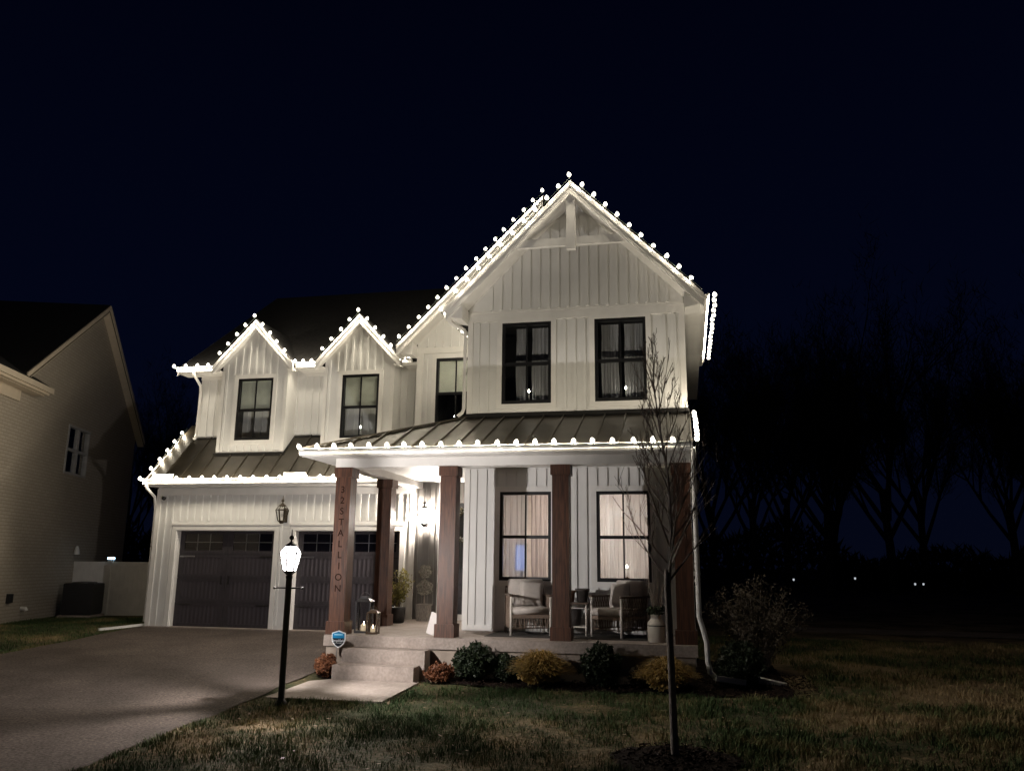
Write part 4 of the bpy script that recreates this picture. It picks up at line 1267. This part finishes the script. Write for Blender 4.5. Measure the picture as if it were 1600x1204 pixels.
shield_part('stripe', [(-.62 * R_, .48 * R_), (.62 * R_, .48 * R_), (.62 * R_, .66 * R_), (-.62 * R_, .66 * R_)], SIGNL, -.011, -.009)
text_obj('sign_text', 'SimpliSafe', .054, SIGNW, (SX, SY - .011, SZ - .22 * R_), (PI / 2, 0, 0), ys, .001)
text_obj('sign_text', 'HOME SECURITY', .019, SIGNW, (SX, SY - .011, SZ - .55 * R_), (PI / 2, 0, 0), ys, .001)
m = MB(); m.tube([(-1.905, SY + .018, -.62), (-1.885, SY + .018, SZ + .04)], .007, 6); m.build('stake', STEEL, ys)

# ------------------------------------------------------------------ planting
def shrub(name, label, cat, x, y, r, sq, m_, n, size, seed, group=None, up=0.0, shell=.45, zc=None):
    z = float(ground_h(x, y)) + .02
    t = thing(name, label, cat, (x, y, z), 0, group)
    g = random.Random(seed); parts = []
    c = (x, y, z + r * sq * .95)
    parts.append(leaf_ball(c, r, n, size, m_, seed, sq, shell, up))
    for k in range(9):
        a = g.random() * 6.28; e = g.uniform(-.2, 1.2)
        q = (x + r * .72 * math.cos(a) * math.cos(e), y + r * .72 * math.sin(a) * math.cos(e), c[2] + r * sq * .72 * math.sin(e))
        parts.append(leaf_ball(q, r * .36, n // 10, size, m_, seed * 31 + k, 1, .3, up))
    for k in range(46):
        a = g.random() * 6.28; e = g.uniform(-.35, 1.4); rr_ = r * g.uniform(.93, 1.16)
        q = (x + rr_ * math.cos(a) * math.cos(e), y + rr_ * math.sin(a) * math.cos(e), c[2] + rr_ * sq * math.sin(e))
        parts.append(leaf_ball(q, r * .13, 12, size * 1.15, m_, seed * 77 + k, 1.3, .2, .5))
    leaf_obj('foliage', parts, m_, t)
    b = MB()
    for k in range(7):
        a = g.random() * 6.28; b.tube([(x + .02 * math.cos(a), y + .02 * math.sin(a), z - .03), (x + r * .5 * math.cos(a), y + r * .5 * math.sin(a), z + r * sq * 1.2)], .008, 4)
    b.build('stem', BARK, t)
    return t
shrub('boxwood', 'dark green round boxwood just right of the steps', 'shrub', .27, -.22, .29, .92, BOX, 3600, .026, 21, 'round boxwoods in the porch bed')
shrub('boxwood', 'dark green round boxwood between the two golden shrubs', 'shrub', 2.22, -.26, .27, 1.08, BOX, 3400, .026, 22, 'round boxwoods in the porch bed')
def cypress(label, x, y, r, h, seed):
    z = float(ground_h(x, y)) + .02
    t = thing('golden_cypress', label, 'shrub', (x, y, z), 0, 'golden threadleaf shrubs in the porch bed')
    g = np.random.default_rng(seed); n = 1500; K = 5
    th = g.random(n) * 2 * PI; rad = r * np.sqrt(g.random(n)) * .95
    top = h * (1 - .55 * (rad / r) ** 2) * (.72 + .36 * g.random(n))
    bx_ = x + rad * .55 * np.cos(th); by_ = y + rad * .55 * np.sin(th)
    V = []; F = []
    w = .007
    lean = .10 + .12 * g.random(n); pts = []
    for k in range(K):
        f = k / (K - 1)
        out = rad * .45 * f + lean * f * f
        zz_ = z + top * (.35 + .65 * np.sin(f * 2.0)) 
        pts.append(np.stack([bx_ + out * np.cos(th) + .01 * g.normal(size=n), by_ + out * np.sin(th) + .01 * g.normal(size=n), zz_], -1))
    side = np.stack([-np.sin(th), np.cos(th), np.zeros(n)], -1)
    VV = np.stack([np.stack([p - side * w * (1 - k / K * .7), p + side * w * (1 - k / K * .7)], 1) for k, p in enumerate(pts)], 1)  # n,K,2,3
    idx = np.arange(n * K * 2).reshape(n, K, 2)
    Fq = np.stack([idx[:, :-1, 0], idx[:, :-1, 1], idx[:, 1:, 1], idx[:, 1:, 0]], -1).reshape(-1, 4)
    leaf_obj('foliage', [(VV.reshape(-1, 3), Fq), leaf_ball((x, y, z + h * .5), r * .95, 1600, .030, GOLD, seed, h / r * .52, .55, -.5)], GOLD, t)
    b = MB()
    for k in range(6): b.tube([(x, y, z - .03), (x + .1 * math.cos(k), y + .1 * math.sin(k), z + h * .5)], .008, 4)
    b.build('stem', BARK, t)
cypress('golden threadleaf shrub right of the first boxwood', 1.33, -.36, .36, .50, 31)
cypress('golden threadleaf shrub behind the young tree trunk', 3.17, -.32, .36, .44, 32)
shrub('dried_mum', 'rust-coloured dried mum tucked left of the steps', 'flower', -2.03, -.42, .17, .95, MUM, 1500, .022, 41, 'dried rust mums by the steps')
shrub('dried_mum', 'rust-coloured dried mum at right foot of the steps', 'flower', -.20, -.40, .21, .62, MUM, 1900, .022, 42, 'dried rust mums by the steps')
shrub('low_shrub', 'low dark shrub between first boxwood and golden shrub', 'shrub', .78, -.14, .20, .95, BOX, 1300, .026, 43)
shrub('low_shrub', 'small dark shrub left of golden shrub behind the trunk', 'shrub', 2.78, -.20, .15, .95, BUSHL, 800, .026, 44)
shrub('low_shrub', 'round dark shrub beside the white downspout extension', 'shrub', 4.24, .28, .36, .85, BOX, 3000, .028, 45)

# loose bush at the right side of the house
def loose_bush(x, y, h, r, seed):
    z = float(ground_h(x, y))
    t = thing('large_bush', 'large loose brownish bush beside the right side of the house', 'bush', (x, y, z))
    g = random.Random(seed); b = MB(); parts = []
    for k in range(60):
        a = g.random() * 6.28; L = h * g.uniform(.6, 1.08); o_ = r * g.uniform(.15, 1.0)
        p0 = Vector((x + .12 * math.cos(a), y + .12 * math.sin(a), z - .02)); p2 = Vector((x + o_ * math.cos(a), y + o_ * math.sin(a), z + L * (1 - .25 * (o_ / r) ** 2)))
        p1 = p0.lerp(p2, .5) + Vector((0, 0, .12 * L))
        b.tube([p0, p1, p2], [.010, .006, .002], 4)
        for q in range(5):
            f = .4 + .15 * q; c = p0.lerp(p1, f * 2) if f < .5 else p1.lerp(p2, f * 2 - 1)
            parts.append(leaf_ball(c, .13, 26, .028, BUSHL, seed * 100 + k * 7 + q, 1, .1))
    b.build('stem', BARK, t); leaf_obj('foliage', parts, BUSHL, t)
loose_bush(4.62, 2.2, 1.45, .85, 3)

# branching trees
def branch(mb, p, d, L, r, depth, g, spread=.5, up=.25, kids=(2, 4), n=5, shrink=.68, seglen=4, wig=.10):
    pts = [p.copy()]; rs = [r]; dd = d.normalized()
    for k in range(seglen):
        dd = (dd + Vector((g.gauss(0, wig), g.gauss(0, wig), g.gauss(0, wig) + up * .25))).normalized()
        pts.append(pts[-1] + dd * (L / seglen)); rs.append(max(.0028, r * (1 - .65 * (k + 1) / seglen)))
    mb.tube(pts, rs, n if depth > 1 else max(3, n - 2), cap=False)
    if depth <= 0: return
    for k in range(g.randint(*kids)):
        f = g.uniform(.25, .97); i = min(seglen - 1, int(f * seglen)); q = pts[i].lerp(pts[i + 1], f * seglen - i)
        ax = (pts[i + 1] - pts[i]).normalized(); pr = ax.orthogonal().normalized(); pr.rotate(Matrix.Rotation(g.random() * 6.28, 3, ax))
        nd = (ax + pr * g.uniform(spread * .6, spread * 1.4) + Vector((0, 0, up))).normalized()
        branch(mb, q, nd, L * shrink * g.uniform(.6, 1.1), rs[i] * .58, depth - 1, g, spread, up, kids, n, shrink, seglen, wig)

TX, TY = 3.35, -4.33
TZ = float(ground_h(TX, TY)) + .02
ty = thing('young_tree', 'slim bare young tree in mulch ring on the front lawn', 'tree', (TX, TY, TZ))
tm = MB()
tm.tube([(TX, TY, TZ - .02), (TX - .01, TY, TZ + .10), (TX - .018, TY, TZ + .8), (TX - .035, TY, TZ + 1.62), (TX - .03, TY, TZ + 1.8)], [.050, .040, .036, .033, .030], 10)
tm.build('trunk', BARK, ty, True)
g = random.Random(4)
top = Vector((TX - .03, TY, TZ + 1.72))
tb_ = MB()
lead = [top + Vector((.005, 0, -.05)), top + Vector((.05, .0, .5)), top + Vector((.03, .02, 1.05)), top + Vector((-.05, .02, 1.6)), top + Vector((-.09, .0, 2.05)), top + Vector((-.06, .0, 2.38))]
tb_.tube(lead, [.030, .022, .016, .011, .006, .002], 6)
def on_lead(f):
    k = f * (len(lead) - 1); i = min(len(lead) - 2, int(k)); return lead[i].lerp(lead[i + 1], k - i)
for k in range(34):
    f = (k / 33) ** 1.25 * .86; a = k * 2.4 + g.uniform(-.4, .4)
    L = (.80 * (1 - f) ** .8 + .16) * g.uniform(.75, 1.1)
    d = Vector((math.cos(a) * (.8 - .35 * f), math.sin(a) * (.8 - .35 * f), .8 + .8 * f))
    branch(tb_, on_lead(f), d, L, .0115 * (1 - .55 * f), 2, g, .6, .28, (3, 5), 5, .42, 5, .08)
for dx in (-.10, .14):
    branch(tb_, on_lead(.62), Vector((dx * 2.2, .1, 1)), .85, .006, 1, g, .5, .3, (4, 6), 5, .14, 5, .04)
tb_.build('branches', BARK, ty)

# bare trees beyond the yard
def bg_tree_mesh(seed, h):
    g = random.Random(seed); a = MB(); b = MB()
    a.tube([(0, 0, -.3), (.05, 0, h * .15), (.1 * g.gauss(0, 1), .1 * g.gauss(0, 1), h * .35)], [.30, .24, .18], 7)
    for k in range(7):
        an = k * 2.4 + g.random(); p = Vector((0, 0, h * (.16 + .028 * k)))
        branch(b, p, Vector((math.cos(an) * .6, math.sin(an) * .6, 1.1)), h * .44 * g.uniform(.8, 1.15), .14, 4, g, .6, .22, (4, 5), 4, .6, 3, .10)
    gg = np.random.default_rng(seed + 50)
    vs = np.array(b.v); pick = vs[gg.integers(0, len(vs), 5000)]
    pick = pick[pick[:, 2] > h * .38] + gg.normal(0, .28, (int((pick[:, 2] > h * .38).sum()), 3))
    n = len(pick); d = gg.normal(size=(n, 3)); d[:, 2] = np.abs(d[:, 2]) + .6; d /= np.linalg.norm(d, axis=1)[:, None]
    sd = np.cross(d, gg.normal(size=(n, 3))); sd /= np.linalg.norm(sd, axis=1)[:, None]
    L = gg.uniform(.4, 1.1, n)[:, None]
    V = np.stack([pick - sd * .02, pick + sd * .02, pick + d * L], 1).reshape(-1, 3); o = len(b.v)
    b.add([tuple(v) for v in V], [(i * 3, i * 3 + 1, i * 3 + 2) for i in range(n)])
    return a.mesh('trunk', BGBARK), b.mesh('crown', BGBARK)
BT = [bg_tree_mesh(s, 16) for s in (1, 2, 3)]
spots = [('bare tree half hidden behind the porch roof corner', 5.4, 47, 2, .95), ('bare tree rising just right of the house behind its lower roof', 8.0, 44, 0, 1.0), ('bare tree second from the house in right-hand tree line', 10.6, 50, 1, 1.08),
         ('broad bare tree with the highest crown left of the sky gap', 12.8, 46, 2, 1.12), ('slender bare tree behind the broad one in right-hand line', 14.8, 56, 0, 1.0),
         ('broad bare tree at the middle of right-hand tree line', 17.2, 48, 1, 1.15), ('bare tree just left of the wide gap in right-hand line', 20.2, 52, 2, 1.05),
         ('leaning bare tree right of the wide gap in right-hand line', 25.5, 50, 0, 1.05), ('tall bare tree near right edge of the picture', 28.0, 46, 1, 1.0),
         ('bare tree at right edge beyond the tall one', 30.5, 52, 2, 1.1), ('bare tree in far left gap next to neighbour house', -37.5, 42, 1, .82),
         ('bare tree in far left gap between the two houses', -34.5, 45, 2, .80), ('bare tree in far left gap closest to the garage', -31.5, 43, 0, .72)]
g = random.Random(9)
for lab, x, y, k, s in spots:
    t = thing('bare_tree', lab, 'tree', (x, y, -.6), g.random() * 6.28, 'bare trees beyond the yard')
    t.scale = (s * 1.04, s * 1.04, s * 1.10)
    for nm, me in zip(('trunk', 'crown'), BT[k]):
        o = bpy.data.objects.new(nm, me); COL.objects.link(o); o.parent = t
# underbrush reading as one dark mass
gg = np.random.default_rng(12); n = 26000
bx_ = gg.uniform(-75, 75, n); by_ = gg.uniform(54, 64, n)
hh = 3.6 + 1.2 * np.sin(bx_ * .21) + .9 * np.sin(bx_ * .57 + 1)
bz = -.6 + hh * gg.random(n) ** .8
d = gg.normal(size=(n, 3)); d[:, 2] += 1.2; d /= np.linalg.norm(d, axis=1)[:, None]
s_ = np.cross(d, gg.normal(size=(n, 3))); s_ /= np.linalg.norm(s_, axis=1)[:, None]
P = np.stack([bx_, by_, bz], -1); L = (.5 + .6 * gg.random(n))[:, None]
Vb = np.stack([P - s_ * .13, P + s_ * .13, P + d * L], 1).reshape(-1, 3)
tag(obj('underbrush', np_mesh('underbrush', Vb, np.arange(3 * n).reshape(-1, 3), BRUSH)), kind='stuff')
# small lamps far across the field
for lab, x, z, in (('farthest-left tiny lamp in the dark field', 9.76, .46), ('tiny lamp second from left in the dark field', 13.24, .58), ('left one of two close tiny lamps in the dark field', 16.52, .30), ('right one of two close tiny lamps in the dark field', 16.97, .305)):
    t = thing('garden_lamp', lab, 'lamp', (x, 40, -.58), 0, 'tiny lamps far across the field')
    hgt = z + .58
    MB().lathe([(.04, 0), (.03, .05), (.03, hgt - .12)], 8).build('post', BLACKM, t, local=True)
    MB().lathe([(.035, hgt - .10), (.05, hgt - .06), (.05, hgt + .02)], 8).build('globe', FARL, t, local=True)
    MB().lathe([(.11, hgt + .02), (.11, hgt + .035), (.02, hgt + .09)], 8).build('cap', BLACKM, t, local=True)

# ------------------------------------------------------------------ neighbour's house (local x = along the wall, y = away from us, z up)
NT = math.radians(-18)
NH = thing('house', 'tan painted-brick neighbour house with dark gable roof at left edge', 'house', (-13, 5, -.6), PI / 2 - NT)
# local frame: +x runs back along the wall, +y points left (away from our house)
def nl(z): return z + .6
w = MB()
def ncells(mb, x0, x1, z0, z1, y0, y1, holes): cells(mb, x0, x1, z0, z1, y0, y1, holes)
nw = (2.24, 3.76, nl(3.54), nl(4.94))
ncells(w, -9, 7.72, -.3, nl(5.30), 0, .2, [nw])
w.prism([(-.65, 0, nl(5.30)), (7.72, 0, nl(5.30)), (7.72, 0, nl(5.42)), (3.6, 0, nl(8.72)), (-.65, 0, nl(5.90))], (0, .2, 0))
w.build('side_wall', NBRICK, NH, local=True)
w = MB(); w.box(-9, -8.8, .21, 9, -.3, nl(5.3)); w.box(7.52, 7.72, .21, 9, -.3, nl(5.3)); w.box(-9, 7.72, 9, 9.2, -.3, nl(5.3)); w.build('wall', NBRICK, NH, local=True)
def npr(name, m_, poly, y0, y1):
    mb = MB(); mb.prism([(x, y0, nl(z)) for x, z in poly], (0, y1 - y0, 0)); return mb.build(name, m_, NH, local=True)
npr('main_roof', NROOF, [(-1.06, 5.72), (3.6, 8.95), (8.0, 5.32), (8.0, 5.22), (3.6, 8.82), (-1.06, 5.60)], -.22, 9.3)
npr('rake_board', NTRIM, [(-1.06, 5.70), (3.6, 8.93), (3.6, 8.78), (-1.06, 5.56)], -.25, -.222)
npr('rake_board', NTRIM, [(3.602, 8.93), (8.0, 5.30), (8.0, 5.17), (3.602, 8.78)], -.25, -.222)
npr('rake_soffit', NTRIM, [(-1.0, 5.52), (3.6, 8.71), (8.0, 5.10), (8.0, 5.08), (3.6, 8.69), (-1.0, 5.50)], -.22, -.002)
mb = MB(); mb.prism([(-9.2, -.42, nl(5.52)), (-9.2, 4.2, nl(8.3)), (-9.2, 8.8, nl(5.52)), (-9.2, 8.8, nl(5.42)), (-9.2, 4.2, nl(8.2)), (-9.2, -.42, nl(5.42))], (9.12, 0, 0)); mb.build('wing_roof', NROOF, NH, local=True)
mb = MB(); mb.box(-9.2, .02, -.46, -.40, nl(5.36), nl(5.50)); mb.box(-9.2, -.10, -.40, -.30, nl(5.30), nl(5.415)); mb.box(-9.2, -.14, -.30, -.002, nl(5.28), nl(5.32)); mb.build('cornice', NTRIM, NH, local=True)
mb = MB(); mb.box(-9.2, -.86, -.06, -.002, nl(5.0), nl(5.278)); mb.build('frieze_board', NTRIM, NH, local=True)
x0, x1, z0, z1 = nw
fr = MB(); f = .06
fr.box(x0, x0 + f, -.03, .1, z0, z1); fr.box(x1 - f, x1, -.03, .1, z0, z1); fr.box(x0 + f, x1 - f, -.03, .1, z1 - f, z1); fr.box(x0 + f, x1 - f, -.03, .1, z0, z0 + f)
xm, zm = (x0 + x1) / 2, (z0 + z1) / 2
fr.box(xm - .05, xm + .05, -.02, .1, z0 + f, z1 - f); fr.box(x0 + f, xm - .05, -.02, .1, zm - .04, zm + .04); fr.box(xm + .05, x1 - f, -.02, .1, zm - .04, zm + .04)
nwin = fr.build('window', NFRAME, NH, local=True)
for a, b in ((x0 + f, xm - .05), (xm + .05, x1 - f)):
    for c, d_ in ((z0 + f, zm - .04), (zm + .04, z1 - f)):
        pn = MB(); pn.box(a, b, .03, .036, c, d_); pn.build('pane', GLASS, nwin, local=True)
mb = MB(); mb.box(x0 - .1, x1 + .1, .6, .65, z0 - .1, z1 + .1); mb.build('dim_interior', ROOMD, NH, local=True)
mb = MB(); mb.tube([(.78, -.001, nl(-.09)), (.78, -.12, nl(-.09)), (.78, -.15, nl(-.15))], .05, 8); mb.build('vent_pipe', TRIM, NH, local=True)
mb = MB(); mb.box(-.06, .12, -.09, -.001, nl(.08), nl(.30)); mb.build('meter_box', ACM, NH, local=True)
mb = MB(); mb.lathe([(.09, 0), (.07, .12), (.03, .24)], 10, (3.6, -.10, nl(1.30))); mb.build('vent_hood', TRIM, NH, local=True)
nm = NH.matrix_basis
def nworld(x, y, z):
    c, s = math.cos(PI / 2 - NT), math.sin(PI / 2 - NT)
    return (-13 + x * c - y * s, 5 + x * s + y * c, z)
# air conditioner
ax_, ay_, _ = nworld(2.75, -.75, 0)
az_ = float(ground_h(ax_, ay_))
ac = thing('air_conditioner', 'dark air-conditioning unit beside the neighbour wall', 'air conditioner', (ax_, ay_, az_), PI / 2 - NT)
m = MB(); m.box(-.46, .46, -.46, .46, 0, .06); m.build('pad', CONC, ac, local=True)
m = MB(); m.bbox(-.40, .40, -.40, .40, .06, .92, .03); m.build('casing', ACM, ac, local=True)
m = MB()
for k in range(12):
    z = .14 + k * .06; m.box(-.41, .41, -.412, -.401, z, z + .022); m.box(-.412, -.401, -.39, .39, z, z + .022)
m.build('louvre', ACM, ac, local=True)
m = MB(); m.lathe([(.32, .921), (.32, .945), (.10, .96)], 20); m.build('fan_guard', BLACKM, ac, local=True)

# white vinyl fence closing the gap between the houses
FY = 8.6
fe = thing('fence', 'white solid vinyl fence between the two houses', 'fence', (-11, FY, -.6))
fx = [-14.4, -12.95, -11.35, -9.8, -8.52]
for k, x in enumerate(fx):
    m = MB(); m.box(x - .065, x + .065, FY - .065, FY + .065, -.75, 1.17); m.add([(x - .08, FY - .08, 1.171), (x + .08, FY - .08, 1.171), (x + .08, FY + .08, 1.171), (x - .08, FY + .08, 1.171), (x, FY, 1.24)], [(3, 2, 1, 0), (0, 1, 4), (1, 2, 4), (2, 3, 4), (3, 0, 4)]) if k != 1 else None
    m.build('post', VINYL, fe)
for a, b in zip(fx, fx[1:]):
    n = max(2, round((b - a) / .16)); w_ = (b - a - .13) / n
    for i in range(n):
        piece('fence_board', VINYL, fe, a + .065 + w_ * i + .003, a + .065 + w_ * (i + 1) - .003, FY - .012, FY + .012, -.55, 1.02)
    for z0, z1 in ((-.62, -.50), (.98, 1.10)): piece('rail', VINYL, fe, a + .066, b - .066, FY - .03, FY + .03, z0, z1)
sl_ = thing('solar_light', 'glowing bluish solar cap on the fence post between the houses', 'solar light', (fx[1], FY, 1.171))
m = MB(); m.box(-.07, .07, -.07, .07, 0, .05); m.build('lens', BLUEL, sl_, local=True)
m = MB(); m.add([(-.10, -.10, .051), (.10, -.10, .051), (.10, .10, .051), (-.10, .10, .051), (0, 0, .10)], [(3, 2, 1, 0), (0, 1, 4), (1, 2, 4), (2, 3, 4), (3, 0, 4)]); m.build('cap', TRIM, sl_, local=True)

# ------------------------------------------------------------------ grass and leaves
g = np.random.default_rng(3)
def in_bed(x, y):
    b = (x > -.5) & (x < 3.6) & (y > -.56 - .16 * np.sin(x * 1.1) - .12 * sstep(2.5, 4.5, x))
    b |= (x > 3.58) & (x < 5.3) & (y > -.72 + .12 * (x - 3.6)) & (y < 3.6)
    b |= (x < -.42) & (y > -2.1) & (x > -2.3)
    b |= np.hypot(x - TX, y - TY) < .60
    b |= (x < 3.7) & (y > -.05)
    return b
def blades(n, x0, x1, y0, y1, hmin, hmax, wid):
    x = g.uniform(x0, x1, n); y = g.uniform(y0, y1, n)
    ed = drive_edge_r(y) + .02 + .10 * g.random(n) ** 2
    keep = (x > ed) & ~in_bed(x, y)
    # tufts: drop blades where the sward is thin
    clump = np.sin(x * 6.1 + 2 * np.sin(y * 3.7)) * np.sin(y * 5.3 + 1.7 * np.sin(x * 2.9))
    big = np.sin(x * 1.7 + 1.1 * np.sin(y * 1.3)) * np.sin(y * 1.9 + 2.0)
    keep &= g.random(n) < np.clip(.62 + .30 * clump + .25 * big, .15, 1)
    x, y, clump, big = x[keep], y[keep], clump[keep], big[keep]; k = len(x)
    z = ground_h(x, y) - .005
    h = g.uniform(hmin, hmax, k) * (1 + .35 * clump + .25 * big); a = g.random(k) * 2 * PI; lean = h * g.uniform(.2, 1.1, k); b = a + PI / 2 + g.normal(0, .3, k)
    dx, dy = np.cos(a) * wid / 2, np.sin(a) * wid / 2
    lx, ly = np.cos(b) * lean, np.sin(b) * lean
    V = np.stack([np.stack([x - dx, y - dy, z], -1), np.stack([x + dx, y + dy, z], -1), np.stack([x + lx * .4 + dx * .7, y + ly * .4 + dy * .7, z + h * .65], -1), np.stack([x + lx * .4 - dx * .7, y + ly * .4 - dy * .7, z + h * .65], -1), np.stack([x + lx, y + ly, z + h], -1)], 1)
    i = np.arange(k)[:, None] * 5
    T = np.concatenate([i + [0, 1, 2], i + [0, 2, 3], i + [3, 2, 4]], 1).reshape(-1, 3)
    return V.reshape(-1, 3), T
parts = [blades(190000, -2.3, 8.5, -8.6, -.2, .03, .075, .007), blades(110000, 3.6, 16, -8, 9, .05, .11, .012)]
Vs = []; Fs = []; o = 0
for V, F in parts: Vs.append(V); Fs.append(F + o); o += len(V)
tag(obj('grass', np_mesh('grass', np.concatenate(Vs), np.concatenate(Fs), BLADE)), kind='stuff')
# left strip of lawn
x = g.uniform(-13.5, -8.5, 26000); y = g.uniform(-1, 7.5, 26000); ok = x < drive_edge_l(y) - .03
x, y = x[ok], y[ok]; k = len(x); z = ground_h(x, y) - .005; h = g.uniform(.03, .07, k); a = g.random(k) * 6.28
V = np.stack([np.stack([x - np.cos(a) * .006, y - np.sin(a) * .006, z], -1), np.stack([x + np.cos(a) * .006, y + np.sin(a) * .006, z], -1), np.stack([x + h * .6 * np.sin(a), y - h * .6 * np.cos(a), z + h], -1)], 1).reshape(-1, 3)
tag(obj('grass', np_mesh('grass', V, np.arange(3 * k).reshape(-1, 3), BLADE)), kind='stuff')
n = 420
x = g.uniform(-2.9, 9, n); y = g.uniform(-8.0, .3, n); ok = (x > -2.9 + .5 * g.random(n)) & ~((x < 3.6) & (y > -.1)) & ~((x < -.42) & (y > -2.1))
x, y = x[ok], y[ok]; n = len(x); z = ground_h(x, y) + np.where(x < -2.2, .02, .03 + .03 * g.random(n))
s = .018 + .02 * g.random(n)[:, None]; P = np.stack([x, y, z], -1); u = g.normal(size=(n, 3)); u[:, 2] *= .3; u /= np.linalg.norm(u, axis=1)[:, None]
v = np.cross(u, np.array([.2, .1, 1.])); v /= np.linalg.norm(v, axis=1)[:, None]
Vl = np.stack([P - u * s, P + v * s * .5, P + u * s, P - v * s * .5], 1).reshape(-1, 3)
tag(obj('fallen_leaves', np_mesh('fallen_leaves', Vl, np.arange(4 * n).reshape(-1, 4), DEAD)), kind='stuff')

n = 5200
x = np.concatenate([g.uniform(-.46, 5.3, 4200), TX + g.normal(0, .36, 1000)]); y = np.concatenate([g.uniform(-.95, 1.6, 4200), TY + g.normal(0, .36, 1000)])
r_ = np.hypot(x - TX, y - TY)
ok = (((x < 3.6) & (y > -.56 - .16 * np.sin(x * 1.1) - .12 * sstep(2.5, 4.5, x)) & (y < .0)) | ((x > 3.62) & (y > -.72 + .12 * (x - 3.6))) | (r_ < .64)) & ~((r_ > .64) & (y < -1.2))
x, y, r_ = x[ok], y[ok], r_[ok]; n = len(x)
z = ground_h(x, y) + np.where(r_ < .64, .045 + .04 * (1 - r_ / .64), .045) + .012 * g.random(n)
u = g.normal(size=(n, 3)); u[:, 2] *= .35; u /= np.linalg.norm(u, axis=1)[:, None]; v = np.cross(u, g.normal(size=(n, 3))); v /= np.linalg.norm(v, axis=1)[:, None]
sz = g.uniform(.012, .034, n)[:, None]; P = np.stack([x, y, z], -1)
Vm = np.stack([P - u * sz - v * .006, P + u * sz - v * .006, P + u * sz + v * .006, P - u * sz + v * .006], 1).reshape(-1, 3)
tag(obj('mulch_chips', np_mesh('mulch_chips', Vm, np.arange(4 * n).reshape(-1, 4), CHIP)), kind='stuff')
